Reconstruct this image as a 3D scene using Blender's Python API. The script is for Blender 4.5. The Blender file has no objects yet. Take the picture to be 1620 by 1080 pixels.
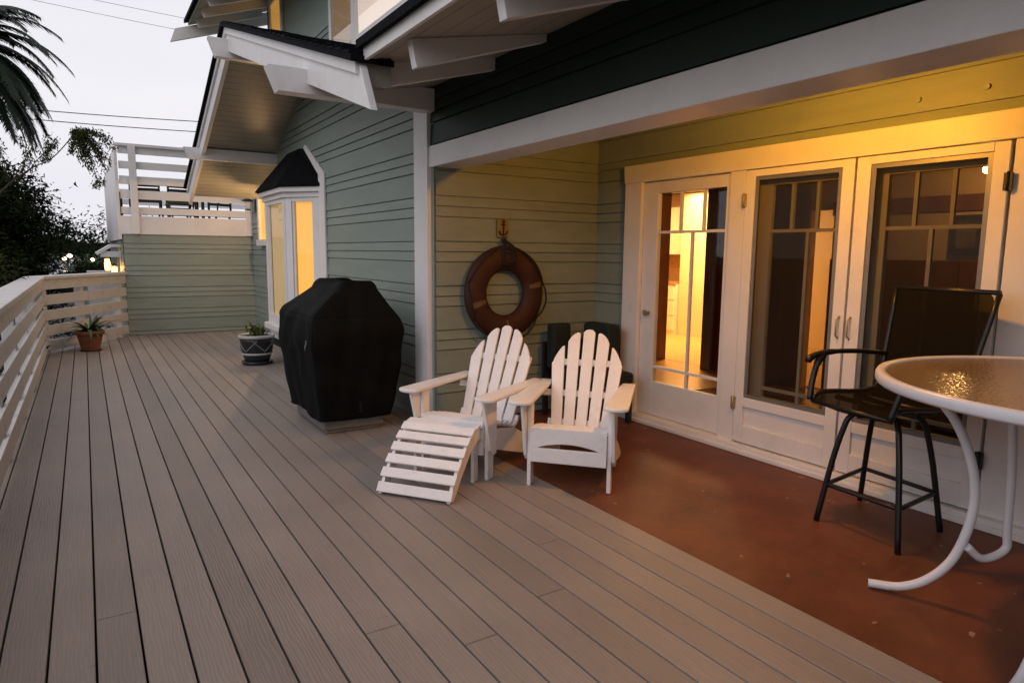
import bpy, bmesh, math, random
from mathutils import Vector, Matrix
R = math.radians
random.seed(7)
S = bpy.context.scene
C = S.collection

# ------------------------------------------------------------------ camera
cam = bpy.data.cameras.new('camera'); camo = bpy.data.objects.new('camera', cam); C.objects.link(camo)
S.camera = camo
yaw, pitch, roll = R(32.455), R(7.554), R(.6157)
fw = Vector((math.sin(yaw), math.cos(yaw), 0)); rt = Vector((math.cos(yaw), -math.sin(yaw), 0)); up = Vector((0, 0, 1))
f2 = fw*math.cos(pitch) - up*math.sin(pitch); u2 = up*math.cos(pitch) + fw*math.sin(pitch)
r3 = rt*math.cos(roll) + u2*math.sin(roll); u3 = u2*math.cos(roll) - rt*math.sin(roll)
m = Matrix((r3, u3, -f2)).transposed().to_4x4(); m.translation = Vector((0, 0, 1.45))
camo.matrix_world = m
cam.sensor_width = 36; cam.lens = 1058.9/1620*36; cam.clip_start = .05; cam.clip_end = 2000

# ------------------------------------------------------------------ sky, sun, exposure
W = bpy.data.worlds.new('World'); S.world = W; W.use_nodes = True
wn = W.node_tree.nodes; wl = W.node_tree.links
bg = wn['Background']; bg.inputs['Strength'].default_value = .10
sky = wn.new('ShaderNodeTexSky'); sky.sky_type = 'NISHITA'; sky.sun_disc = False
sky.sun_elevation = R(3); sky.sun_rotation = R(250); sky.dust_density = 3; sky.air_density = 1.2
mx = wn.new('ShaderNodeMixRGB'); mx.blend_type = 'MIX'; mx.inputs[0].default_value = .93
mx.inputs[2].default_value = (9.0, 8.85, 9.35, 1)          # even evening overcast
cn = wn.new('ShaderNodeTexNoise'); ct = wn.new('ShaderNodeTexCoord'); cm = wn.new('ShaderNodeMapping'); cm.inputs['Scale'].default_value = (1.2, 1.2, 4)
wl.new(ct.outputs['Generated'], cm.inputs[0]); wl.new(cm.outputs[0], cn.inputs['Vector']); cn.inputs['Scale'].default_value = 2.2; cn.inputs['Detail'].default_value = 5
cr0 = wn.new('ShaderNodeValToRGB'); cr0.color_ramp.elements[0].position = .3; cr0.color_ramp.elements[1].position = .7
cr0.color_ramp.elements[0].color = (.92, .92, .95, 1); cr0.color_ramp.elements[1].color = (1, 1, 1, 1); wl.new(cn.outputs[0], cr0.inputs[0])
cx_ = wn.new('ShaderNodeMixRGB'); cx_.blend_type = 'MULTIPLY'; cx_.inputs[0].default_value = 1; cx_.inputs[1].default_value = (9.4, 9.25, 9.7, 1)
wl.new(cr0.outputs[0], cx_.inputs[2]); wl.new(cx_.outputs[0], mx.inputs[2])
wl.new(sky.outputs[0], mx.inputs[1]); wl.new(mx.outputs[0], bg.inputs['Color'])
sun = bpy.data.lights.new('sun', 'SUN'); sun.energy = .5; sun.angle = R(40); sun.color = (1, .88, .86)
suno = bpy.data.objects.new('sun', sun); C.objects.link(suno)
suno.rotation_euler = Vector((-.75, -.35, .55)).to_track_quat('Z', 'Y').to_euler()
S.view_settings.view_transform = 'Standard'; S.view_settings.look = 'None'
S.view_settings.exposure = .06; S.view_settings.gamma = 1
S.render.engine = 'CYCLES'
S.cycles.use_denoising = True; S.cycles.max_bounces = 8; S.cycles.transparent_max_bounces = 24
S.cycles.sample_clamp_indirect = 4; S.cycles.caustics_reflective = False; S.cycles.caustics_refractive = False

# ------------------------------------------------------------------ materials
def mat(name, col, rough=.6, var=.12, scale=6, stretch=(1, 1, 1), bump=.0, bscale=None, metal=0, emit=None, estr=0, spec=.4, col2=None, dirt=None, coat=0):
    M = bpy.data.materials.new(name); M.use_nodes = True
    n = M.node_tree.nodes; l = M.node_tree.links; b = n['Principled BSDF']
    tc = n.new('ShaderNodeTexCoord'); mp = n.new('ShaderNodeMapping'); mp.inputs['Scale'].default_value = stretch
    l.new(tc.outputs['Object'], mp.inputs[0])
    nz = n.new('ShaderNodeTexNoise'); nz.inputs['Scale'].default_value = scale; nz.inputs['Detail'].default_value = 6; nz.inputs['Roughness'].default_value = .65
    l.new(mp.outputs[0], nz.inputs['Vector'])
    rp = n.new('ShaderNodeValToRGB'); rp.color_ramp.elements[0].position = .28; rp.color_ramp.elements[1].position = .72
    c2 = col2 or tuple(min(1, c*(1+var)) for c in col)
    c1 = tuple(c*(1-var) for c in col) if not col2 else col
    rp.color_ramp.elements[0].color = (*c1, 1); rp.color_ramp.elements[1].color = (*c2, 1)
    l.new(nz.outputs[0], rp.inputs[0]); out = rp.outputs[0]
    if dirt:
        dcol, amount, ds = dirt
        dz = n.new('ShaderNodeTexNoise'); dz.inputs['Scale'].default_value = ds; dz.inputs['Detail'].default_value = 9; dz.inputs['Roughness'].default_value = .7
        l.new(tc.outputs['Object'], dz.inputs['Vector'])
        dr = n.new('ShaderNodeValToRGB'); dr.color_ramp.elements[0].position = .55; dr.color_ramp.elements[1].position = .75
        dr.color_ramp.elements[0].color = (0, 0, 0, 1); dr.color_ramp.elements[1].color = (amount,)*3+(1,)
        l.new(dz.outputs[0], dr.inputs[0])
        dm = n.new('ShaderNodeMixRGB'); l.new(dr.outputs[0], dm.inputs[0]); l.new(out, dm.inputs[1]); dm.inputs[2].default_value = (*dcol, 1); out = dm.outputs[0]
    l.new(out, b.inputs['Base Color'])
    b.inputs['Roughness'].default_value = rough; b.inputs['Metallic'].default_value = metal
    b.inputs['Specular IOR Level'].default_value = spec
    if coat: b.inputs['Coat Weight'].default_value = coat; b.inputs['Coat Roughness'].default_value = .15
    if bump:
        bz = nz
        if bscale:
            bz = n.new('ShaderNodeTexNoise'); bz.inputs['Scale'].default_value = bscale; bz.inputs['Detail'].default_value = 5
            l.new(mp.outputs[0], bz.inputs['Vector'])
        bp = n.new('ShaderNodeBump'); bp.inputs['Strength'].default_value = bump; bp.inputs['Distance'].default_value = .01
        l.new(bz.outputs[0], bp.inputs['Height']); l.new(bp.outputs[0], b.inputs['Normal'])
    if emit:
        b.inputs['Emission Color'].default_value = (*emit, 1); b.inputs['Emission Strength'].default_value = estr
    return M

def grooved(name, base, axis, period, width=.06, **k):
    """paint over boards: a narrow sunk joint every `period` metres along an axis"""
    M = mat(name, base, **k); n = M.node_tree.nodes; l = M.node_tree.links; b = n['Principled BSDF']
    tc = n.new('ShaderNodeTexCoord'); sp = n.new('ShaderNodeSeparateXYZ'); l.new(tc.outputs['Object'], sp.inputs[0])
    mu = n.new('ShaderNodeMath'); mu.operation = 'MULTIPLY'; mu.inputs[1].default_value = 1/period; l.new(sp.outputs[axis], mu.inputs[0])
    fr = n.new('ShaderNodeMath'); fr.operation = 'FRACT'; l.new(mu.outputs[0], fr.inputs[0])
    gt = n.new('ShaderNodeMath'); gt.operation = 'GREATER_THAN'; gt.inputs[1].default_value = width; l.new(fr.outputs[0], gt.inputs[0])
    bp = n.new('ShaderNodeBump'); bp.inputs['Strength'].default_value = 1; bp.inputs['Distance'].default_value = .008
    l.new(gt.outputs[0], bp.inputs['Height']); l.new(bp.outputs[0], b.inputs['Normal'])
    mm = n.new('ShaderNodeMixRGB'); src = b.inputs['Base Color'].links[0].from_socket
    l.new(gt.outputs[0], mm.inputs[0]); mm.inputs[1].default_value = (*[c*.35 for c in base], 1); l.new(src, mm.inputs[2]); l.new(mm.outputs[0], b.inputs['Base Color'])
    return M

def glass(name, tint=(1, 1, 1), refl=.0, rough=.0, opacity=0, ocol=(.1, .1, .1), bump=0, bscale=60):
    M = bpy.data.materials.new(name); M.use_nodes = True; n = M.node_tree.nodes; l = M.node_tree.links
    n.remove(n['Principled BSDF']); o = n['Material Output']
    tr = n.new('ShaderNodeBsdfTransparent'); tr.inputs[0].default_value = (*tint, 1)
    gl = n.new('ShaderNodeBsdfGlossy'); gl.inputs['Roughness'].default_value = rough
    fr = n.new('ShaderNodeFresnel'); ge = n.new('ShaderNodeNewGeometry'); io = n.new('ShaderNodeMapRange')
    io.inputs['To Min'].default_value = 1.45; io.inputs['To Max'].default_value = 1/1.45      # thin sheet: same reflection from both sides
    l.new(ge.outputs['Backfacing'], io.inputs['Value']); l.new(io.outputs[0], fr.inputs[0])
    ad = n.new('ShaderNodeMath'); ad.operation = 'ADD'; ad.inputs[1].default_value = refl; l.new(fr.outputs[0], ad.inputs[0])
    m1 = n.new('ShaderNodeMixShader'); a = tr.outputs[0]
    if opacity:
        df = n.new('ShaderNodeBsdfDiffuse'); df.inputs[0].default_value = (*ocol, 1); m0 = n.new('ShaderNodeMixShader'); m0.inputs[0].default_value = opacity
        l.new(tr.outputs[0], m0.inputs[1]); l.new(df.outputs[0], m0.inputs[2]); a = m0.outputs[0]
    l.new(ad.outputs[0], m1.inputs[0]); l.new(a, m1.inputs[1]); l.new(gl.outputs[0], m1.inputs[2]); l.new(m1.outputs[0], o.inputs[0])
    if bump:
        tc = n.new('ShaderNodeTexCoord'); nz = n.new('ShaderNodeTexVoronoi'); nz.inputs['Scale'].default_value = bscale; l.new(tc.outputs['Object'], nz.inputs['Vector'])
        bp = n.new('ShaderNodeBump'); bp.inputs['Strength'].default_value = bump; bp.inputs['Distance'].default_value = .004
        l.new(nz.outputs[0], bp.inputs['Height']); l.new(bp.outputs[0], gl.inputs['Normal'])
    return M

def deck_mat():
    M = bpy.data.materials.new('composite_decking'); M.use_nodes = True; n = M.node_tree.nodes; l = M.node_tree.links; b = n['Principled BSDF']
    tc = n.new('ShaderNodeTexCoord'); sp = n.new('ShaderNodeSeparateXYZ'); l.new(tc.outputs['Object'], sp.inputs[0])
    def mth(op, a, v):
        q = n.new('ShaderNodeMath'); q.operation = op
        if isinstance(a, (int, float)): q.inputs[0].default_value = a
        else: l.new(a, q.inputs[0])
        if v is not None:
            if isinstance(v, (int, float)): q.inputs[1].default_value = v
            else: l.new(v, q.inputs[1])
        return q.outputs[0]
    idx = mth('FLOOR', mth('DIVIDE', mth('ADD', sp.outputs[0], .196), .14495), None)
    wnz = n.new('ShaderNodeTexWhiteNoise'); wnz.noise_dimensions = '1D'; l.new(idx, wnz.inputs['W'])
    # embossed grain: stretched and wavy, different on each board
    cb = n.new('ShaderNodeCombineXYZ')
    l.new(mth('ADD', mth('MULTIPLY', sp.outputs[0], 1), mth('MULTIPLY', idx, 3.7)), cb.inputs[0]); l.new(mth('MULTIPLY', sp.outputs[1], .05), cb.inputs[1]); l.new(wnz.outputs[0], cb.inputs[2])
    g = n.new('ShaderNodeTexNoise'); g.inputs['Scale'].default_value = 34; g.inputs['Detail'].default_value = 5; g.inputs['Distortion'].default_value = 1.3; l.new(cb.outputs[0], g.inputs['Vector'])
    cb2 = n.new('ShaderNodeCombineXYZ'); l.new(mth('ADD', sp.outputs[0], mth('MULTIPLY', idx, 1.9)), cb2.inputs[0]); l.new(mth('MULTIPLY', sp.outputs[1], .16), cb2.inputs[1])
    w = n.new('ShaderNodeTexWave'); w.wave_type = 'BANDS'; w.bands_direction = 'X'; w.inputs['Scale'].default_value = 22; w.inputs['Distortion'].default_value = 9; w.inputs['Detail'].default_value = 3; w.inputs['Detail Scale'].default_value = 1.2
    l.new(cb2.outputs[0], w.inputs['Vector'])
    hgt = mth('ADD', mth('MULTIPLY', g.outputs[0], .6), mth('MULTIPLY', w.outputs[0], .4))
    big = n.new('ShaderNodeTexNoise'); big.inputs['Scale'].default_value = 1.3; big.inputs['Detail'].default_value = 6; l.new(tc.outputs['Object'], big.inputs['Vector'])
    v = mth('ADD', mth('ADD', mth('MULTIPLY', hgt, .20), mth('MULTIPLY', wnz.outputs[0], .17)), mth('MULTIPLY', big.outputs[0], .45))
    rp = n.new('ShaderNodeValToRGB'); l.new(v, rp.inputs[0])
    rp.color_ramp.elements[0].position = .25; rp.color_ramp.elements[1].position = .72
    rp.color_ramp.elements[0].color = (.205, .174, .154, 1); rp.color_ramp.elements[1].color = (.365, .315, .284, 1)
    # small dark scuffs
    sc = n.new('ShaderNodeTexNoise'); sc.inputs['Scale'].default_value = 6; sc.inputs['Detail'].default_value = 8; sc.inputs['Roughness'].default_value = .8; l.new(tc.outputs['Object'], sc.inputs['Vector'])
    sr = n.new('ShaderNodeValToRGB'); sr.color_ramp.elements[0].position = .62; sr.color_ramp.elements[1].position = .70; sr.color_ramp.elements[1].color = (.5, .5, .5, 1); l.new(sc.outputs[0], sr.inputs[0])
    mm = n.new('ShaderNodeMixRGB'); l.new(sr.outputs[0], mm.inputs[0]); l.new(rp.outputs[0], mm.inputs[1]); mm.inputs[2].default_value = (.09, .07, .06, 1)
    l.new(mm.outputs[0], b.inputs['Base Color'])
    rr = mth('ADD', mth('MULTIPLY', big.outputs[0], .25), .40); l.new(rr, b.inputs['Roughness'])
    b.inputs['Specular IOR Level'].default_value = .45
    bp = n.new('ShaderNodeBump'); bp.inputs['Strength'].default_value = .55; bp.inputs['Distance'].default_value = .003; l.new(hgt, bp.inputs['Height']); l.new(bp.outputs[0], b.inputs['Normal'])
    return M

def redfloor_mat():
    M = mat('painted_red_concrete', (.128, .039, .018), rough=.55, var=.38, scale=2.2, bump=.25, bscale=30, spec=.45)
    n = M.node_tree.nodes; l = M.node_tree.links; b = n['Principled BSDF']; src = b.inputs['Base Color'].links[0].from_socket
    tc = n.new('ShaderNodeTexCoord')
    # flaked spots of bare concrete
    vo = n.new('ShaderNodeTexVoronoi'); vo.inputs['Scale'].default_value = 7; vo.inputs['Randomness'].default_value = 1
    wz = n.new('ShaderNodeTexNoise'); wz.inputs['Scale'].default_value = 14; wz.inputs['Detail'].default_value = 4; l.new(tc.outputs['Object'], wz.inputs['Vector'])
    wm = n.new('ShaderNodeMixRGB'); wm.blend_type = 'LINEAR_LIGHT'; wm.inputs[0].default_value = .06; l.new(tc.outputs['Object'], wm.inputs[1]); l.new(wz.outputs['Color'], wm.inputs[2]); l.new(wm.outputs[0], vo.inputs['Vector'])
    dn = n.new('ShaderNodeTexNoise'); dn.inputs['Scale'].default_value = 45; l.new(tc.outputs['Object'], dn.inputs['Vector'])
    ad = n.new('ShaderNodeMath'); ad.operation = 'MULTIPLY_ADD'; l.new(dn.outputs[0], ad.inputs[0]); ad.inputs[1].default_value = .22; l.new(vo.outputs['Distance'], ad.inputs[2])
    lt = n.new('ShaderNodeMath'); lt.operation = 'LESS_THAN'; lt.inputs[1].default_value = .195; l.new(ad.outputs[0], lt.inputs[0])
    big = n.new('ShaderNodeTexNoise'); big.inputs['Scale'].default_value = 2.5; l.new(tc.outputs['Object'], big.inputs['Vector'])
    g2 = n.new('ShaderNodeMath'); g2.operation = 'GREATER_THAN'; g2.inputs[1].default_value = .47; l.new(big.outputs[0], g2.inputs[0])
    an = n.new('ShaderNodeMath'); an.operation = 'MULTIPLY'; l.new(lt.outputs[0], an.inputs[0]); l.new(g2.outputs[0], an.inputs[1])
    a2 = n.new('ShaderNodeMath'); a2.operation = 'MULTIPLY'; a2.inputs[1].default_value = .55; l.new(an.outputs[0], a2.inputs[0])
    mm = n.new('ShaderNodeMixRGB'); l.new(a2.outputs[0], mm.inputs[0]); l.new(src, mm.inputs[1]); mm.inputs[2].default_value = (.46, .34, .26, 1)
    l.new(mm.outputs[0], b.inputs['Base Color'])
    return M

GREEN = (.225, .275, .248)
M_ = {}
M_['siding'] = mat('green_siding', GREEN, rough=.45, var=.09, scale=3.5, stretch=(1, .35, 3), bump=.12, bscale=45, spec=.4, dirt=((.12, .13, .10), .22, 3))
M_['shadedsiding'] = mat('green_siding_eave_shade', (.019, .034, .028), rough=.5, var=.1, scale=3, spec=.2)  # siding green taken to near black: the eave shade is in the colour
M_['white'] = mat('white_paint', (.72, .71, .715), rough=.4, var=.05, scale=4, bump=.06, bscale=50, dirt=((.40, .37, .33), .25, 5))
M_['rail'] = mat('weathered_white_paint', (.62, .60, .60), rough=.55, var=.08, scale=5, bump=.15, bscale=40, dirt=((.30, .26, .23), .6, 7))
M_['soffit'] = grooved('soffit_boards', (.31, .305, .275), 1, .115, .07, rough=.33, var=.05, scale=3)
M_['soffit_x'] = grooved('soffit_boards_long', (.33, .31, .26), 0, .14, .04, rough=.5, var=.05, scale=3)
M_['shingle'] = mat('black_shingles', (.005, .0055, .007), spec=.1, rough=.9, var=.5, scale=50, bump=1, bscale=30)
M_['deck'] = deck_mat(); M_['red'] = redfloor_mat()
M_['dark'] = mat('dark_void', (.008, .008, .007), rough=.9)
M_['chairwhite'] = mat('chair_white_plastic', (.83, .81, .81), rough=.42, var=.05, scale=9, bump=.1, bscale=60, dirt=((.45, .38, .32), .35, 14))
M_['cover'] = mat('black_vinyl_cover', (.0030, .0038, .0038), rough=.72, var=.3, scale=8, bump=.35, bscale=7, spec=.12)
M_['steel'] = mat('grey_steel', (.24, .25, .25), rough=.4, var=.2, scale=10, metal=.6)
M_['bronze'] = mat('dark_bronze_metal', (.010, .010, .011), rough=.35, var=.2, spec=.4)
M_['sling'] = glass('sling_mesh', (.45, .40, .33), -1, .5, .88, (.012, .0105, .008))
M_['tablemetal'] = mat('white_powder_coat', (.66, .66, .70), rough=.3, var=.04)
M_['tableglass'] = glass('pebbled_table_glass', (.55, .42, .28), .03, .18, .80, (.27, .19, .105), .40, 62)
M_['pane'] = glass('window_glass', (.97, .97, .97), 0)
M_['screen'] = glass('insect_screen', (.62, .60, .55), -.2, .6, .30, (.035, .035, .03))
M_['screenframe'] = mat('grey_aluminium', (.20, .205, .21), rough=.4, var=.1, metal=.4)
M_['kfloor'] = mat('kitchen_floor', (.62, .36, .11), rough=.3, var=.25, scale=5)
M_['cream'] = mat('cream_interior_paint', (.78, .62, .36), rough=.6, var=.03)
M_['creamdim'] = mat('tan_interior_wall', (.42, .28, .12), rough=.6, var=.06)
M_['wood'] = mat('dark_stained_wood', (.12, .036, .014), rough=.35, var=.35, scale=6, stretch=(1, 1, .1))
M_['floorwood'] = mat('interior_floor', (.22, .11, .03), rough=.22, var=.9, scale=5, stretch=(1, .4, 1))
M_['kwhite'] = mat('kitchen_white', (.8, .72, .55), rough=.4, var=.03)
M_['tile'] = mat('backsplash_tile', (.35, .2, .08), rough=.3, var=.5, scale=30)
M_['ring'] = mat('faded_orange_canvas', (.038, .0095, .004), rough=.65, var=.4, scale=7, bump=.3, bscale=30, dirt=((.05, .02, .012), .7, 6))
M_['rope'] = mat('dark_rope', (.022, .018, .016), rough=.9, var=.4, scale=40, bump=.6, bscale=80)
M_['tape'] = mat('aged_white_tape', (.13, .085, .045), rough=.7, var=.2, scale=20)
M_['sign'] = mat('yellow_enamel', (.22, .16, .06), rough=.4, var=.1)
M_['signdark'] = mat('anchor_black', (.02, .015, .012), rough=.5)
M_['darkcush'] = mat('dark_green_cushion', (.009, .016, .015), rough=.8, var=.3, scale=10, bump=.3)
M_['terracotta'] = mat('terracotta', (.23, .085, .045), rough=.8, var=.3, scale=8, bump=.2)
M_['glaze'] = mat('dark_glazed_pot', (.018, .022, .026), rough=.25, var=.4, scale=8)
M_['glazeband'] = mat('pale_glaze_band', (.42, .42, .42), rough=.4, var=.15, scale=20)
M_['soil'] = mat('potting_soil', (.03, .02, .014), rough=1)
M_['leaf'] = mat('green_leaf', (.05, .09, .02), rough=.5, var=.4, scale=3)
M_['leafdark'] = mat('dark_foliage', (.012, .019, .007), spec=.05, rough=.8, var=.5, scale=.8)
M_['leafolive'] = mat('olive_foliage', (.030, .038, .010), spec=.1, rough=.8, var=.5, scale=1.5)
M_['palm'] = mat('palm_leaf', (.012, .020, .011), spec=.15, rough=.5, var=.4, scale=2)
M_['bark'] = mat('bark', (.05, .038, .03), rough=.9, var=.4, scale=12, bump=.6)
M_['asphalt'] = mat('asphalt', (.07, .07, .075), rough=.9, var=.15, scale=8)
M_['concrete'] = mat('pale_concrete', (.42, .43, .45), rough=.85, var=.15, scale=3)
M_['grass'] = mat('lawn', (.035, .055, .018), rough=1, var=.4, scale=10)
M_['blackmetal'] = mat('black_metal', (.012, .012, .013), rough=.45)
M_['amber'] = mat('lit_lantern_glass', (.8, .5, .2), emit=(1, .50, .14), estr=5)
M_['bulb'] = mat('lit_bulb', (1, .8, .5), emit=(1, .62, .25), estr=30)
M_['farlamp'] = mat('far_lit_lamp', (1, .8, .5), emit=(1, .70, .42), estr=7)
M_['blind'] = mat('lit_window_blind', (.75, .45, .12), rough=.8, var=.03, scale=2, emit=(1, .49, .08), estr=.66)
M_['curtain'] = mat('pale_curtain', (.5, .42, .26), rough=.8, var=.25, scale=6, stretch=(6, 6, .3), emit=(1, .6, .2), estr=.34)
M_['upcurtain'] = mat('lit_upper_curtain', (.72, .66, .62), rough=.8, var=.05, scale=2, emit=(1, .78, .62), estr=.72)
M_['tanshade'] = mat('tan_shade', (.36, .24, .14), rough=.8, var=.15, scale=3, emit=(1, .6, .3), estr=.16)
M_['carred'] = mat('car_paint_silver', (.3, .31, .33), rough=.3); M_['carwin'] = mat('car_window', (.02, .02, .025), rough=.1)
M_['redlight'] = mat('red_tail_lamp', (.5, .02, .01), emit=(1, .06, .03), estr=6)
M_['brass'] = mat('old_hinge', (.42, .34, .2), rough=.4, metal=.5)
M_['picture'] = mat('picture_print', (.08, .05, .025), rough=.5, var=.7, scale=8)

# ------------------------------------------------------------------ mesh helpers
class MB:
    def __init__(s): s.v = []; s.f = []; s.sm = []
    def add(s, vs, fs, smooth=False):
        o = len(s.v); s.v += [tuple(v) for v in vs]; s.f += [tuple(i+o for i in f) for f in fs]; s.sm += [smooth]*len(fs); return s
    def box(s, x0, x1, y0, y1, z0, z1):
        x0, x1 = sorted((x0, x1)); y0, y1 = sorted((y0, y1)); z0, z1 = sorted((z0, z1))
        return s.add([(x0, y0, z0), (x1, y0, z0), (x1, y1, z0), (x0, y1, z0), (x0, y0, z1), (x1, y0, z1), (x1, y1, z1), (x0, y1, z1)],
              [(0, 3, 2, 1), (4, 5, 6, 7), (0, 1, 5, 4), (1, 2, 6, 5), (2, 3, 7, 6), (3, 0, 4, 7)])
    def beam(s, p, q, w, h, upv=(0, 0, 1), hq=None, wq=None):
        p = Vector(p); q = Vector(q); d = (q-p).normalized(); u = Vector(upv); r = d.cross(u).normalized(); u = r.cross(d).normalized()
        hq = h if hq is None else hq; wq = w if wq is None else wq
        vs = []
        for c, ww, hh in ((p, w, h), (q, wq, hq)):
            for a, b in ((-1, -1), (1, -1), (1, 1), (-1, 1)): vs.append(c+r*(a*ww/2)+u*(b*hh/2))
        return s.add(vs, [(0, 1, 2, 3), (7, 6, 5, 4), (0, 4, 5, 1), (1, 5, 6, 2), (2, 6, 7, 3), (3, 7, 4, 0)])
    def tube(s, path, r, seg=10, closed=False, flat=1):
        path = [Vector(p) for p in path]; n = len(path); rs = r if isinstance(r, (list, tuple)) else [r]*n
        vs = []; prev = None
        for i, p in enumerate(path):
            if closed: t = (path[(i+1) % n]-path[i-1]).normalized()
            else: t = (path[min(i+1, n-1)]-path[max(i-1, 0)]).normalized()
            if prev is None:
                a = Vector((0, 0, 1)) if abs(t.z) < .9 else Vector((1, 0, 0)); nrm = t.cross(a).normalized()
            else: nrm = (prev-t*prev.dot(t)).normalized()
            prev = nrm; bn = t.cross(nrm)
            for k in range(seg):
                a = 2*math.pi*k/seg; vs.append(p+nrm*(math.cos(a)*rs[i])+bn*(math.sin(a)*rs[i]*flat))
        fs = []
        for i in range(n if closed else n-1):
            j = (i+1) % n
            for k in range(seg): k2 = (k+1) % seg; fs.append((i*seg+k, i*seg+k2, j*seg+k2, j*seg+k))
        s.add(vs, fs, True)
        if not closed:
            o = len(s.v)-len(vs); s.f.append(tuple(o+k for k in range(seg))[::-1]); s.f.append(tuple(o+(n-1)*seg+k for k in range(seg))); s.sm += [False, False]
        return s
    def lathe(s, prof, c=(0, 0, 0), seg=32, cap=True, ripple=None):
        vs = []
        for r, z in prof:
            for k in range(seg):
                a = 2*math.pi*k/seg; vs.append((c[0]+r*math.cos(a), c[1]+r*math.sin(a), c[2]+z))
        fs = []
        for i in range(len(prof)-1):
            for k in range(seg): k2 = (k+1) % seg; fs.append((i*seg+k, i*seg+k2, (i+1)*seg+k2, (i+1)*seg+k))
        s.add(vs, fs, True)
        if cap:
            o = len(s.v)-len(vs); s.f.append(tuple(o+k for k in range(seg))[::-1]); s.f.append(tuple(o+(len(prof)-1)*seg+k for k in range(seg))); s.sm += [False, False]
        return s
    def prism(s, poly, ax, a, b):
        """polygon in the other two axes (cyclic order), extruded along ax from a to b"""
        def P(u, v, w): return {'x': (w, u, v), 'y': (u, w, v), 'z': (u, v, w)}[ax]
        n = len(poly); vs = [P(u, v, a) for u, v in poly]+[P(u, v, b) for u, v in poly]
        fs = [tuple(range(n)), tuple(range(2*n-1, n-1, -1))]+[(i, i+n, (i+1) % n+n, (i+1) % n) for i in range(n)]
        return s.add(vs, fs)
    def loft(s, rings, cap=True):
        n = len(rings[0]); vs = [v for r in rings for v in r]; fs = []
        for i in range(len(rings)-1):
            for k in range(n): k2 = (k+1) % n; fs.append((i*n+k, i*n+k2, (i+1)*n+k2, (i+1)*n+k))
        s.add(vs, fs, True)
        if cap:
            o = len(s.v)-len(vs); s.f.append(tuple(o+k for k in range(n))[::-1]); s.f.append(tuple(o+(len(rings)-1)*n+k for k in range(n))); s.sm += [True, True]
        return s
    def build(s, name, material, parent=None, bevel=0, world=False, sub=0, recenter=False, seg=2):
        me = bpy.data.meshes.new(name)
        v = s.v; loc = (0, 0, 0)
        if recenter:
            xs = [p[0] for p in v]; ys = [p[1] for p in v]; zs = [p[2] for p in v]
            loc = ((min(xs)+max(xs))/2, (min(ys)+max(ys))/2, min(zs)); v = [(p[0]-loc[0], p[1]-loc[1], p[2]-loc[2]) for p in v]
        me.from_pydata(v, [], s.f)
        me.polygons.foreach_set('use_smooth', s.sm)
        if len(s.f) < 20000:
          bm = bmesh.new(); bm.from_mesh(me); bmesh.ops.recalc_face_normals(bm, faces=bm.faces); bm.to_mesh(me); bm.free()
        me.materials.append(M_[material] if isinstance(material, str) else material)
        o = bpy.data.objects.new(name, me); C.objects.link(o); o.location = loc
        if parent:
            o.parent = parent
            if world:
                w = Vector((0, 0, 0)); p = parent
                while p: w += p.location; p = p.parent
                o.location = -w
        if bevel:
            b = o.modifiers.new('bevel', 'BEVEL'); b.width = bevel; b.segments = seg; b.limit_method = 'ANGLE'; b.angle_limit = R(40)
        if sub:
            b = o.modifiers.new('subdivision', 'SUBSURF'); b.levels = sub; b.render_levels = sub
        return o

def tag(o, label=None, cat=None, group=None, kind=None):
    if label: o['label'] = label
    if cat: o['category'] = cat
    if group: o['group'] = group
    if kind: o['kind'] = kind
    return o
def thing(name, label, cat, loc=(0, 0, 0), rz=0, group=None):
    o = bpy.data.objects.new(name, None); C.objects.link(o); o.location = loc; o.rotation_euler = (0, 0, rz); o.empty_display_size = .1
    return tag(o, label, cat, group)
def copy_tree(o, parent=None):
    c = o.copy(); C.objects.link(c)
    if parent: c.parent = parent
    for ch in [x for x in bpy.data.objects if x.parent == o]: copy_tree(ch, c)
    return c
def lamp(name, loc, energy, color, radius=.05, parent=None, kind='POINT', size=None, rot=None):
    L = bpy.data.lights.new(name, kind); L.energy = energy; L.color = color
    if kind == 'POINT': L.shadow_soft_size = radius
    if size: L.shape = 'RECTANGLE'; L.size, L.size_y = size
    o = bpy.data.objects.new(name, L); C.objects.link(o)
    if rot: o.rotation_euler = rot
    if parent: o.parent = parent; o.location = Vector(loc)-parent.location
    else: o.location = loc
    return o
WARM = (1, .38, .03)

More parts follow.
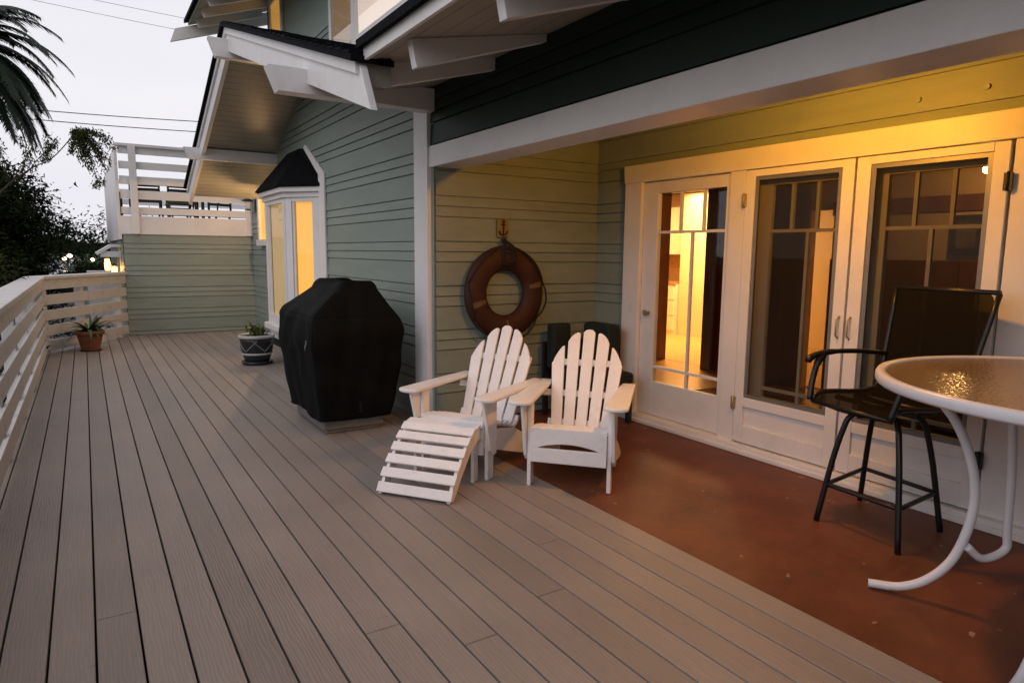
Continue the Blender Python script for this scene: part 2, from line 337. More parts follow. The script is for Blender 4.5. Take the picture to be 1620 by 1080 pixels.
SL = sorted(1.73+k*.367+d for k in range(-5, 8) for d in (0, .084, .168))   # siding joints
SJ = random.Random(17)
def siding(mb, mapf, lo, hi, z0, z1, brk=()):
    zs = [z0]+[z for z in SL if z0+.02 < z < z1-.02]+[z1]
    for a, b in zip(zs, zs[1:]):
        cuts = [a]+sorted(q for q in brk if a+.001 < q < b-.001)+[b]
        g = a+.009
        def off(z): return .014-.010*(z-g)/max(.01, b-g)
        # groove and drip edge
        la, ha = lo(a), hi(a); lg, hg = lo(g), hi(g)
        if ha-la > .01:
            mb.add([mapf(la, -.006, a), mapf(ha, -.006, a), mapf(hg, -.006, g), mapf(lg, -.006, g)], [(0, 1, 2, 3)])
            mb.add([mapf(lg, -.006, g), mapf(hg, -.006, g), mapf(hg, .014, g), mapf(lg, .014, g)], [(0, 1, 2, 3)])
        cuts[0] = g
        for c, d in zip(cuts, cuts[1:]):
            l0, h0, l1, h1 = lo(c), hi(c), lo(d), hi(d)
            if h0-l0 < .005 and h1-l1 < .005: continue
            mb.add([mapf(l0, off(c), c), mapf(h0, off(c), c), mapf(h1, off(d), d), mapf(l1, off(d), d)], [(0, 1, 2, 3)])
        mb.add([mapf(lo(b), off(b), b), mapf(hi(b), off(b), b), mapf(hi(b), -.006, b), mapf(lo(b), -.006, b)], [(0, 1, 2, 3)])
    return mb

# ================================================================== SETTING
# ---- deck boards, each with butt joints and 6 mm gaps
mb = MB(); x = -.196-.14495*3; rnd = random.Random(3)
joints = {2: [2.95], 8: [2.31], 5: [2.12], 10: [2.05], 13: [2.2, 4.9], 15: [2.62], 1: [7.6], 3: [7.35]}
k = -3
while x < 2.41-.01:
    js = [-3.0]+joints.get(k+1, [rnd.uniform(5.6, 9.5)] if rnd.random() < .4 else [])+[13.05]
    for a, b in zip(js, js[1:]):
        mb.box(x+.004, x+.14095, a+.002, b-.002, -.03, 0)
    x += .14495; k += 1
deck = mb.build('deck', 'deck', bevel=.0022, seg=1); tag(deck, kind='structure')
tag(MB().box(-.75, 2.40, -3.0, 13.05, -.40, -.20).build('deck_substructure', 'dark'), kind='structure')
tag(MB().box(2.4165, 4.2, -3, 5.1, -.2, -.004).build('porch_floor', 'red'), kind='structure')
# ---- ground, street, pavement, terrain
tag(MB().box(-900, 900, -300, 1500, -3.3, -3.0).build('ground', 'grass'), kind='structure')
tag(MB().box(-9, -5, -100, 700, -3.0, -2.985).build('road', 'asphalt'), kind='structure')
tag(MB().box(-5, -.8, -60, 13.2, -3.0, -2.87).box(-5, -3.2, 13.201, 300, -3.0, -2.87).build('pavement', 'concrete', bevel=.02), kind='structure')
tag(MB().box(-1.6, 1.5, 13.4, 34, -3.0, -2.9).build('path', 'concrete'), kind='structure')
hm = MB(); pts = [(-160+i*16, 480+60*math.sin(i*.7), -3+8*abs(math.sin(i*.9))+5) for i in range(30)]
hm.prism([(-200, -6)]+[(p[0], p[2]) for p in pts]+[(300, -6)], 'y', 600, 640)
tag(hm.build('hills', 'leafdark'), kind='structure')

# ================================================================== HOUSE
H = thing('house', 'sage green clapboard house with white trim, gabled bay roof and recessed porch lit warm yellow', 'house', (4, 5, 0))
def hp(mb, name, material, **k): return mb.build(name, material, H, world=True, **k)
XW, YR, XD = 2.41, 5.0, 4.12
TOP = 3.65
def near_lo(z): return 5.20 if z < TOP-.31*(7.9-5.20) else 7.9-(TOP-z)/.31
def far_hi(z): return min(10.0, 7.9+(TOP-z)/.38)
mb = MB(); siding(mb, lambda u, o, z: (XW-o, u, z), near_lo, far_hi, 0, 3.62, brk=(2.813, 2.852))
siding(mb, lambda u, o, z: (2.6-o, u, z), lambda z: 10.0, lambda z: 12.86, 0, 2.6)
mb.box(XW+.01, 2.62, 5.1, 10.0, 0, 2.6); mb.box(2.62, 2.8, 9.9, 12.86, 0, 2.6)
w = hp(mb, 'wall', 'siding'); w['label'] = 'pale green clapboard side wall under the gable'
# porch walls
mb = MB(); siding(mb, lambda u, o, z: (u, YR-o, z), lambda z: XW+.02, lambda z: XD, 0, 2.55)
w = hp(mb, 'wall', 'siding'); w['label'] = 'porch end wall the life ring hangs on'
mb = MB(); siding(mb, lambda u, o, z: (XD-o, u, z), lambda z: 4.5, lambda z: YR, 0, 2.2)
siding(mb, lambda u, o, z: (XD-o, u, z), lambda z: -2.6, lambda z: YR, 2.2, 2.55)
mb.box(XD+.01, 4.2, -2.6, 9.6, 2.21, 2.62); mb.box(XD+.01, 4.2, 4.5, 9.6, 0, 2.21); mb.box(XD+.01, 4.2, -2.6, -.4, 0, 2.21)
mb.box(2.42, 4.11, YR+.012, YR+.1, 0, 2.55)
hp(mb, 'wall', 'siding')
mb = MB(); siding(mb, lambda u, o, z: (u, -2.6+o, z), lambda z: XW, lambda z: XD, 0, 2.6); mb.box(XW, 4.3, -2.75, -2.61, 0, 2.7)
hp(mb, 'wall', 'siding')
# wall above the beam, ceiling of the porch
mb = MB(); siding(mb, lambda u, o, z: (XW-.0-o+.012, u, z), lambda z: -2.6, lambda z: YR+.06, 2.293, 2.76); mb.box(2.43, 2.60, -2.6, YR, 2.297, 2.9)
w = hp(mb, 'wall', 'shadedsiding'); w['label'] = 'green boards between the white beam and the eave, colour darkened for eave shade'
hp(MB().box(2.6, 4.12, -2.6, YR, 2.55, 2.60), 'porch_ceiling', 'siding')
for py_, pz_ in ((2.13, 2.345), (1.78, 2.35)):
    hp(MB().tube([(4.112, py_, pz_), (4.098, py_, pz_)], [.017, .015], 16), 'blank_plug', 'siding')
# beam and corner post
hp(MB().box(XW-.012, 2.66, -2.6, 5.05, 2.125, 2.29), 'beam', 'white', bevel=.004)
hp(MB().box(XW-.03, XW+.05, 5.05, 5.31, 0, 2.66), 'corner_post', 'white', bevel=.004)
hp(MB().box(1.86, XW-.032, 5.20, 5.30, 2.665, 2.735), 'ledger_board', 'white', bevel=.003)
# gable roof: boarded soffit, shingles, barge boards, outlookers
XO = 1.46
def ztop(y): return 3.80-.31*(7.9-y) if y < 7.9 else 3.80-.38*(y-7.9)
ys = [3.93, 7.9, 11.55]
prof = [(y, ztop(y)-.03) for y in ys]+[(y, ztop(y)-.15) for y in ys[::-1]]
sp_ = MB().prism(prof, 'x', XO+.002, 1.62)
prof = [(y, ztop(y)-.03) for y in (5.2, 7.9, 11.55)]+[(y, ztop(y)-.15) for y in (11.55, 7.9, 5.2)]
sp_.prism(prof, 'x', 1.6201, 3.0); hp(sp_, 'soffit', 'soffit')
prof = [(3.88, ztop(3.88)+.012), (7.9, 3.812), (11.6, ztop(11.6)+.012), (11.6, ztop(11.6)-.028), (7.9, 3.772), (3.88, ztop(3.88)-.028)]
rm_ = MB().prism(prof, 'x', XO-.105, 1.62)
prof = [(5.2, ztop(5.2)+.012)]+prof[1:5]+[(5.2, ztop(5.2)-.028)]
roof = hp(rm_.prism(prof, 'x', 1.6201, 3.0), 'roof', 'shingle')
mb = MB(); rnd = random.Random(5)                              # shingle courses on the low near slope
y = 3.9
while y < 7.8:
    x = XO-.11; xe = 2.98 if y > 5.2 else 1.6
    while x < xe:
        wdt = rnd.uniform(.16, .3); x1 = min(xe+.01, x+wdt-.006); h = rnd.uniform(.012, .026)
        y1 = y+.2; mb.add([(x, y, ztop(y)+.012), (x1, y, ztop(y)+.012), (x1, y, ztop(y)+.012+h), (x, y, ztop(y)+.012+h), (x, y1, ztop(y1)+.013), (x1, y1, ztop(y1)+.013)],
            [(0, 1, 2, 3), (3, 2, 5, 4), (0, 3, 4), (1, 5, 2)]); x += wdt
    y += .14
sh = mb.build('shingle_course', 'shingle', roof, world=True)
for a, b in ((3.91, 7.9), (7.9, 11.57)):
    e_ = .17 if a < 5 else 0
    q = [(a, ztop(a)-.03), (b, ztop(b)-.03), (b, ztop(b)-.27), (a-e_, ztop(a-e_)-.27)]
    bb = hp(MB().prism(q, 'x', XO-.045, XO), 'barge_board', 'white', bevel=.003)
    q = [(a+.001, ztop(a)-.028), (b-.001, ztop(b)-.028), (b-.001, ztop(b)-.095), (a+.001, ztop(a)-.095)]
    MB().prism(q, 'x', XO-.068, XO-.046).build('moulding', 'white', bb, world=True, bevel=.002)
for yy, zt, hgt, x0, th in ((7.9, 3.64, .19, 1.22, .10), (5.03, 2.72, .17, 1.145, .13), (10.12, 2.80, .15, 1.2, .1)):
    mb = MB().prism([(x0-.0, zt-.0), (2.41, zt), (2.41, zt-hgt), (x0+.07, zt-hgt)], 'y', yy-th/2, yy+th/2)
    hp(mb, 'outlooker_beam', 'white', bevel=.003)
# porch eave roof: soffit, white edge, shingles, rafters
def zs_(x): return 2.552+.2*(x-XO)
hp(MB().prism([(XO, zs_(XO)), (3.0, zs_(3.0)), (3.0, zs_(3)+.05), (XO, zs_(XO)+.05)], 'y', -2.7, 3.9).prism([(1.625, zs_(1.625)), (3.0, zs_(3.0)), (3.0, zs_(3)+.05), (1.625, zs_(1.625)+.05)], 'y', 3.901, 5.19), 'soffit', 'soffit_x')
hp(MB().box(XO-.022, XO-.001, -2.7, 3.9, 2.545, 2.617), 'fascia', 'white', bevel=.002)
hp(MB().prism([(XO-.06, zs_(XO-.06)+.068), (3.0, zs_(3)+.068), (3.0, zs_(3)+.10), (XO-.06, zs_(XO-.06)+.115)], 'y', -2.7, 3.92).prism([(1.625, zs_(1.625)+.068), (3.0, zs_(3)+.068), (3.0, zs_(3)+.10), (1.625, zs_(1.625)+.11)], 'y', 3.921, 5.19), 'roof', 'shingle')
for i in range(7):
    yy = 3.46-.91*i
    mb = MB().prism([(1.53, zs_(1.53)-.001), (2.405, zs_(2.405)-.001), (2.405, zs_(2.405)-.045), (1.56, zs_(1.56)-.15)], 'y', yy-.03, yy+.03)
    hp(mb, 'rafter', 'white', bevel=.003)
mb = MB().prism([(1.63, 2.45), (2.40, 2.66), (2.40, zs_(2.4)-.001), (1.63, zs_(1.63)-.001)], 'y', 4.02, 4.08)
hp(mb, 'blocking', 'white')
# upper storey
mb = MB(); siding(mb, lambda u, o, z: (3.0-o, u, z), lambda z: -2.6, lambda z: 12.9, 2.66, 5.75); mb.box(3.01, 3.15, -2.6, 12.9, 2.6, 5.8); mb.box(3.15, 9.6, 12.6, 12.9, 2.65, 5.8)
w = hp(mb, 'wall', 'siding'); w['label'] = 'upper storey clapboard wall above the roof'
hp(MB().box(2.93, 2.99, -2.0, 9.45, 3.50, 3.93), 'skirting_board', 'white', bevel=.004)
def window(y0, y1, z0, z1, X, behind, fr=.1, proud=.05):
    o = hp(MB().box(X-proud, X-.016, y0-fr, y0, z0-fr, z1+fr).box(X-proud, X-.016, y1, y1+fr, z0-fr, z1+fr).box(X-proud, X-.016, y0, y1, z1, z1+fr).box(X-proud-.02, X-.016, y0, y1, z0-fr, z0), 'window', 'white', bevel=.003)
    MB().box(X-.034, X-.030, y0, y1, z0, z1).build('pane', 'pane', o, world=True)
    MB().box(X-.026, X-.018, y0+.001, y1-.001, z0+.001, z1-.001).build('curtain', behind, o, world=True)
    return o
window(8.42, 9.2, 4.02, 5.25, 3.0, 'tanshade'); window(6.1, 8.22, 4.02, 5.25, 3.0, 'upcurtain'); window(3.2, 5.6, 4.02, 5.25, 3.0, 'upcurtain')
window(11.85, 12.5, 4.5, 5.6, 3.0, 'blind')
vb = hp(MB().prism([(6.95, 2.93+.15), (7.25, 2.93+.15), (7.1, 3.35)], 'x', 2.6, 2.9), 'roof_vent', 'steel')
# upper eave
def zu(x): return 5.36+.36*(x-1.8)
hp(MB().prism([(1.8, zu(1.8)), (3.6, zu(3.6)), (3.6, zu(3.6)+.06), (1.8, zu(1.8)+.06)], 'y', -2.7, 13.6), 'soffit', 'soffit_x')
hp(MB().prism([(1.74, zu(1.74)+.062), (3.6, zu(3.6)+.062), (3.6, zu(3.6)+.12), (1.74, zu(1.74)+.12)], 'y', -2.7, 13.66), 'roof', 'shingle')
for i in range(20):
    yy = 13.3-.62*i
    hp(MB().prism([(1.88, zu(1.88)-.001), (3.0, zu(3)-.001), (3.0, zu(3)-.15), (1.93, zu(1.93)-.14)], 'y', yy-.03, yy+.03), 'rafter', 'white')
hp(MB().prism([(1.58, zu(1.58)-.02), (3.4, zu(3.4)-.02), (3.4, zu(3.4)-.24), (1.50, zu(1.5)-.22)], 'y', 13.55, 13.62), 'barge_board', 'white')
# back end of the house volume (never seen, keeps the light out)
hp(MB().box(9.6, 9.75, -2.75, 12.9, -.1, 5.8).box(3.02, 9.6, 12.6, 12.75, -3, 2.62).box(4.2, 9.6, -2.75, -2.62, -.1, 5.8).box(3.4, 9.8, -2.7, 12.9, 5.9, 6.0), 'rear_wall', 'siding')

mb = MB(); siding(mb, lambda u, o, z: (u, -3.05+o, z), lambda z: -.6, lambda z: XW, 0, 4.6); mb.box(-.6, 9.6, -3.4, -3.06, -3, 4.7)  # added wall out of view, cuts sky light from behind the camera
w = hp(mb, 'wall', 'siding'); w['label'] = 'unseen wing wall added at the near end of the deck to block light'
# ---- bay window on the gable wall
bay = [(XW, 8.06), (2.11, 8.46), (2.11, 9.52), (XW, 9.92)]
def lerp(a, b, t): return (a[0]+(b[0]-a[0])*t, a[1]+(b[1]-a[1])*t)
B = hp(MB().box(XW-.035, XW-.013, 7.80, 8.02, 0.3, 2.33), 'bay_window', 'white', bevel=.003)
# rake trim from the window head up to the apex
MB().prism([(7.79, 2.331), (8.01, 2.331), (8.62, 2.71), (8.53, 2.74)], 'x', XW-.035, XW-.013).build('rake_trim', 'white', B, world=True)
def facet(a, b, i):
    a = Vector((*a, 0)); b = Vector((*b, 0)); d = (b-a).normalized(); nrm = Vector((d.y, -d.x, 0)); nrm = -nrm if nrm.x > 0 else nrm
    L = (b-a).length; fm = MB()
    def bar(t0, t1, z0, z1, o0=-.03, o1=.02):
        p = [a+d*t0+nrm*o0, a+d*t1+nrm*o0, a+d*t1+nrm*o1, a+d*t0+nrm*o1]
        fm.add([(q.x, q.y, z0) for q in p]+[(q.x, q.y, z1) for q in p], [(0, 3, 2, 1), (4, 5, 6, 7), (0, 1, 5, 4), (1, 2, 6, 5), (2, 3, 7, 6), (3, 0, 4, 7)])
    s = .09 if i != 1 else .12
    bar(0, s, .47, 2.08); bar(L-s, L, .47, 2.08); bar(s, L-s, 2.03, 2.08, -.03, .019); bar(s, L-s, .47, .60, -.03, .019)
    bar(s, s+.03, .60, 2.03, -.02, .005); bar(L-s-.03, L-s, .60, 2.03, -.02, .005)
    fm.build('frame', 'white', B, world=True, bevel=.002)
    gm = MB(); s += .03
    for o, mm in ((-.002, 'pane'), (-.028, 'blind' if i == 0 else 'curtain')):
        q = [a+d*s+nrm*o, a+d*(L-s)+nrm*o]; g = MB().add([(q[0].x, q[0].y, .6), (q[1].x, q[1].y, .6), (q[1].x, q[1].y, 2.03), (q[0].x, q[0].y, 2.03)], [(0, 1, 2, 3)])
        g.build('pane' if o > -.01 else 'blind', mm, B, world=True)
for i in range(3): facet(bay[i], bay[i+1], i)
def ringpoly(off, xw=XW):
    return [(xw, bay[0][1]-off*1.2), (bay[1][0]-off, bay[1][1]-off*.6), (bay[2][0]-off, bay[2][1]+off*.6), (xw, bay[3][1]+off*1.2)]
MB().prism(ringpoly(.07), 'z', .40, .47).prism(ringpoly(.0), 'z', .28, .40).build('sill', 'white', B, world=True, bevel=.004)
MB().prism(ringpoly(.045), 'z', 2.08, 2.14).prism(ringpoly(.09), 'z', 2.14, 2.20).build('cornice', 'white', B, world=True, bevel=.006)
e = ringpoly(.12); ap = [(XW-.005, 8.60), (XW-.06, 8.75), (XW-.06, 9.3), (XW-.005, 9.45)]
MB().add([(p[0], p[1], 2.201) for p in e]+[(p[0], p[1], 2.225) for p in e]+[(p[0], p[1], 2.71) for p in ap],
   [(0, 1, 2, 3), (0, 4, 5, 1), (1, 5, 6, 2), (2, 6, 7, 3), (4, 8, 9, 5), (5, 9, 10, 6), (6, 10, 11, 7), (8, 11, 10, 9)]).build('roof', 'shingle', B, world=True)
# far window with sill and wall lantern
fw_ = hp(MB().box(2.52, 2.585, 11.25, 11.35, 1.62, 2.5).box(2.52, 2.585, 11.95, 12.07, 1.62, 2.5).box(2.50, 2.585, 11.2, 12.12, 1.52, 1.62).box(2.52, 2.585, 11.351, 11.949, 2.42, 2.5), 'window', 'white')
MB().box(2.56, 2.58, 11.351, 11.949, 1.621, 2.419).build('blind', 'blind', fw_, world=True)

# ---- porch door wall: casing, glazed door, two screened doors
cs = MB()
cs.box(4.05, 4.2, 4.335, 4.54, .02, 2.055)
cs.prism([(4.545, 2.055), (4.56, 2.205), (-.4, 2.205), (-.4, 2.055)], 'x', 4.045, 4.2)
cs.box(4.052, 4.2, 3.262, 3.40, .02, 2.054); cs.box(4.056, 4.2, 1.20, 1.600, .02, 2.054); cs.box(4.052, 4.2, -.4, .36, .02, 2.054)
cs.box(4.10, 4.2, 2.40, 2.46, .02, 2.054)
casing = hp(cs, 'door_casing', 'white', bevel=.004)
hp(MB().box(4.0, 4.2, -.4, 4.54, -.003, .06).box(3.975, 3.999, -.4, 4.54, -.003, .03), 'threshold', 'white', bevel=.006)
def door_leaf(y0, y1, x0, x1, gy0, gy1, gz0, gz1, name='glazed_door', zb=.065, zt=2.05):
    mb = MB().box(x0, x1, y0, gy0, zb, zt).box(x0, x1, gy1, y1, zb, zt).box(x0+.001, x1, gy0, gy1, zb, gz0).box(x0+.001, x1, gy0, gy1, gz1, zt)
    return hp(mb, name, 'white', bevel=.003)
def muntins(par, xm, hz, hb, top_v, cy, gy0, gy1, gz0, gz1):
    t = .011; mb = MB().box(xm-.012, xm+.012, gy0, gy1, hz-t, hz+t).box(xm-.012, xm+.012, gy0, gy1, hb-t, hb+t)
    for v in top_v: mb.box(xm-.0118, xm+.0118, v-t, v+t, hz+t, gz1)
    mb.box(xm-.0117, xm+.0117, cy-t, cy+t, hb+t, hz-t).box(xm-.0117, xm+.0117, cy-t, cy+t, gz0, hb-t)
    mb.build('muntin', 'white', par, world=True)
    MB().box(xm-.002, xm+.002, gy0+.0005, gy1-.0005, gz0+.0005, gz1-.0005).build('pane', 'pane', par, world=True)
d1 = door_leaf(3.405, 4.33, 4.085, 4.13, 3.455, 4.165, .36, 1.955)
muntins(d1, 4.108, 1.632, .487, (3.68, 3.92), 3.79, 3.455, 4.165, .36, 1.955)
MB().tube([(4.085, 4.23, .95), (4.045, 4.23, .95), (4.035, 4.23, .95)], [.012, .012, .028]).build('door_knob', 'brass', d1, world=True)
for (y0, y1, a, b, ga, gb, tv, cy) in ((2.44, 3.25, 2.52, 3.172, 2.60, 3.09, (2.74, 2.93), 2.80), (1.612, 2.425, 1.688, 2.338, 1.74, 2.272, (1.91, 2.113), 2.012), (.37, 1.19, .45, 1.11, .5, 1.06, (.67, .87), .78)):
    inner = door_leaf(y0+.01, y1-.01, 4.13, 4.17, ga, gb, .42, 1.94)
    muntins(inner, 4.15, 1.62, .487, tv, cy, ga, gb, .42, 1.94)
    o = MB()
    o.box(4.04, 4.085, y0, a, .07, 2.047).box(4.04, 4.085, b, y1, .07, 2.047).box(4.041, 4.085, a, b, 2.0, 2.047)
    o.box(4.041, 4.085, a, b, .34, .41).box(4.041, 4.085, a, b, .07, .20).box(4.06, 4.085, a, b, .20, .34)
    sc = hp(o, 'screen_door', 'white', bevel=.0035)
    MB().box(4.05, 4.066, a, a+.028, .412, 1.998).box(4.05, 4.066, b-.028, b, .412, 1.998).box(4.05, 4.066, a+.028, b-.028, .412, .436).box(4.05, 4.066, a+.028, b-.028, 1.974, 1.998).build('screen_frame', 'screenframe', sc, world=True)
    MB().add([(4.058, a+.028, .436), (4.058, b-.028, .436), (4.058, b-.028, 1.974), (4.058, a+.028, 1.974)], [(0, 1, 2, 3)]).build('insect_screen', 'screen', sc, world=True)
    hy = y1+.003 if y0 > 2 else y0-.003
    for hz in (.36, 1.84): MB().box(4.030, 4.0395, hy-.02, hy+.02, hz-.045, hz+.045).tube([(4.028, hy, hz-.05), (4.028, hy, hz+.05)], .006).build('hinge', 'brass' if y0 > 2 else 'blackmetal', sc, world=True)
    py = y0+.03 if y0 > 2 else y1-.03
    MB().tube([(4.04, py, .93), (4.01, py, .95), (4.01, py, 1.05), (4.04, py, 1.07)], .006).build('handle', 'brass', sc, world=True)

# ---- rooms behind the doors
hp(MB().box(4.2, 9.6, -2.6, 9.6, -.08, .0), 'interior_floor', 'floorwood')
hp(MB().box(6.72, 9.5, 4.0, 9.5, .0, .012), 'kitchen_floor', 'kfloor')
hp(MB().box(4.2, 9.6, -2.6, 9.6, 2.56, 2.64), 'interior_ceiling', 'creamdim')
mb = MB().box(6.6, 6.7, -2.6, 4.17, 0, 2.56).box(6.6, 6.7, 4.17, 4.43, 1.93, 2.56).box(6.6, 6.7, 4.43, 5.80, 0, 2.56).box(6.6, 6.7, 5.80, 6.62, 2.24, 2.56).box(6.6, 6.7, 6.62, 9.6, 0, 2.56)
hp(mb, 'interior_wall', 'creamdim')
mb = MB().box(6.57, 6.6, -2.6, 4.165, .0, 1.42).box(6.56, 6.6, -2.6, 4.165, 1.86, 2.0).box(6.57, 6.6, 4.435, 5.755, 0, 2.2)
mb.box(6.5, 6.72, 5.64, 5.78, 0, 2.24).box(6.5, 6.72, 6.60, 6.86, 0, 2.24).box(6.5, 6.72, 5.7, 6.86, 2.24, 2.36)
for i in range(16): mb.box(6.555, 6.57, -2.4+i*.41, -2.36+i*.41, .1, 1.40)
hp(mb, 'wainscot', 'wood')
mb = MB().box(9.5, 9.6, 4.0, 9.6, 0, 2.56).box(6.7, 9.5, 3.9, 4.0, 0, 2.56).box(6.7, 9.5, 9.5, 9.6, 0, 2.56).box(9.0, 9.1, 7.6, 8.57, 0, 2.56)
hp(mb, 'kitchen_wall', 'cream')
k = thing('kitchen_cabinet', 'white kitchen drawers and wall cupboards seen through the glazed door at left', 'cabinet', (9.1, 8.9, 0))
MB().box(8.95, 9.5, 8.6, 9.5, 0, .92).build('cabinet_body', 'kwhite', k, world=True); MB().box(8.91, 9.5, 8.6, 9.5, .92, .96).build('countertop', 'tile', k, world=True)
MB().box(9.15, 9.5, 8.6, 9.5, 1.45, 2.3).build('wall_cupboard', 'kwhite', k, world=True)
MB().box(9.47, 9.5, 8.6, 9.5, .96, 1.45).build('backsplash', 'tile', k, world=True)
for i in range(2):
    for z in (.08, .36, .64):
        dr = MB().box(8.93, 8.95, 8.63+.43*i, 9.03+.43*i, z, z+.25).build('drawer', 'kwhite', k, world=True, bevel=.004)
        MB().tube([(8.93, 8.77+.43*i, z+.14), (8.905, 8.77+.43*i, z+.14), (8.905, 8.89+.43*i, z+.14), (8.93, 8.89+.43*i, z+.14)], .006).build('handle', 'brass', dr, world=True)
pf = thing('framed_picture', 'small dark framed picture on the dim wall seen through the right screen door', 'picture', (6.58, 2.9, 1.5))
MB().box(6.55, 6.599, 2.76, 3.02, 1.47, 1.82).build('frame', 'blackmetal', pf, world=True, bevel=.004); MB().box(6.545, 6.549, 2.81, 2.97, 1.53, 1.76).build('print', 'picture', pf, world=True)
pl = thing('pendant_lamp', 'small glowing ceiling bulb seen through the top of the right screen door', 'lamp', (6.0, 2.54, 2.12))
MB().lathe([(.005, -.03), (.03, -.015), (.035, .01), (.02, .04), (.008, .06)], (6.0, 2.54, 2.13), 16).build('bulb', 'bulb', pl, world=True)
MB().tube([(6.0, 2.54, 2.19), (6, 2.54, 2.555)], .006).build('cord', 'blackmetal', pl, world=True)
sf = thing('sofa', 'brown sofa in the dim room behind the screened doors', 'sofa', (5.9, 1.9, 0))
MB().box(5.5, 6.4, .9, 2.9, .12, .42).build('seat', 'wood', sf, world=True, bevel=.05); MB().box(6.2, 6.45, .9, 2.9, .40, .85).build('backrest', 'wood', sf, world=True, bevel=.06)
for yy in (.8, 2.9): MB().box(5.5, 6.4, yy, yy+.18, .12, .6).build('armrest', 'wood', sf, world=True, bevel=.05)
lamp('kitchen_light', (8.25, 7.7, 2.5), 210, (1, .60, .25), kind='AREA', size=(1.4, 1.4), parent=H)
lamp('living_room_light', (6.0, 2.54, 2.05), 22, (1, .55, .2), .05, parent=H)

hp(MB().box(4.6, 6.71, 4.9, 7.2, .0, .011), 'hall_floor', 'kfloor')
# ---- flush porch lamp above the beam line
cl = thing('porch_ceiling_lamp', 'lit flush glass lamp on the porch ceiling above the screened doors', 'lamp', (2.98, 2.45, 2.47))
MB().lathe([(.09, 0), (.095, .04), (.09, .078)], (2.98, 2.45, 2.471), 28).build('base', 'brass', cl, world=True)
MB().lathe([(.01, -.05), (.05, -.045), (.075, -.02), (.08, 0)], (2.98, 2.45, 2.468), 28).build('glass_bowl', mat('frosted_lamp_glass', (.9, .7, .4), emit=(1, .5, .12), estr=9), cl, world=True)
lamp('porch_light', (2.98, 2.35, 2.34), 78, WARM, .05, parent=cl)

# ================================================================== RAILINGS
SLZ = [(.04, .18), (.25, .39), (.46, .60), (.67, .81), (.88, 1.018)]
def railing(p, q, label, posts):
    p = Vector((*p, 0)); q = Vector((*q, 0)); d = (q-p).normalized(); o = Vector((-d.y, d.x, 0))     # outward = left of travel
    t = thing('railing', label, 'railing', tuple((p+q)/2), 0)
    for a, b in SLZ:
        m_ = p+o*.012; n_ = q+o*.012
        MB().beam((m_.x, m_.y, (a+b)/2), (n_.x, n_.y, (a+b)/2), .024, b-a).build('slat', 'rail', t, world=True, bevel=.003)
        if b < .9:
            m2 = p+o*.127; n2 = q+o*.127; 
    for s_ in posts:
        c = p+d*s_+o*.073; MB().beam((c.x, c.y, -.2), (c.x, c.y, 1.02), .09, .09, upv=tuple(d)).build('post', 'rail', t, world=True, bevel=.004)
    a_ = p+o*.085; b_ = q+o*.085
    MB().beam((a_.x, a_.y, 1.043), (b_.x, b_.y, 1.043), .235, .045).build('top_rail', 'rail', t, world=True, bevel=.006)
    return t
L1 = 14.0
railing((-.5, -2.9), (-.5, 11.07), 'long white slatted railing running along the left edge of the deck', [.3+1.36*i for i in range(11)])
ln = math.hypot(1.06, 1.78)
railing((-.5, 11.07), (.56, 12.85), 'short angled white slatted railing behind the terracotta pot', [.06, .9, 1.95])

# ================================================================== ROOF TERRACE BLOCK AT THE BACK
T = thing('roof_terrace_building', 'green clapboard block at the end of the deck topped by a white slatted roof terrace', 'building', (1.6, 13, 0))
YB = 12.87
mb = MB(); siding(mb, lambda u, o, z: (u, YB-o, z), lambda z: .56, lambda z: 2.62, 0, 1.68); siding(mb, lambda u, o, z: (.56-o, u, z), lambda z: YB, lambda z: 19, -3, 1.60)
mb.box(.565, 4.5, YB+.01, 19, -3, 1.65)
mb.build('wall', 'siding', T, world=True)
MB().box(.54, 2.70, YB-.03, YB+.05, 1.685, 1.985).build('fascia', 'white', T, world=True, bevel=.004)
MB().box(.55, 4.5, YB+.055, 19, 1.66, 1.72).build('terrace_floor', 'concrete', T, world=True)
MB().box(.50, .545, YB-.03, 18.9, 1.60, 3.09).build('side_parapet', 'white', T, world=True, bevel=.004)
for a, b in ((2.02, 2.13), (2.26, 2.40), (2.50, 2.63), (2.745, 2.865), (2.985, 3.10)):
    MB().box(.56, 2.70, YB+.001, YB+.03, a, b).build('slat', 'white', T, world=True, bevel=.002)
MB().box(.52, 2.78, YB-.05, YB+.09, 3.10, 3.145).build('top_rail', 'white', T, world=True, bevel=.004)
for xx in (.70, 2.48): MB().box(xx, xx+.11, YB-.065, YB-.031, 1.69, 3.099).build('post', 'white', T, world=True, bevel=.004)
for a, b in ((2.02, 2.13), (2.26, 2.40), (2.50, 2.63), (2.745, 2.865), (2.985, 3.10)):
    MB().box(.56, 4.4, 18.9, 18.93, a, b).build('slat', 'white', T, world=True)
MB().box(2.66, 2.76, YB+.04, YB+.14, 1.97, 3.6).build('post', 'white', T, world=True)

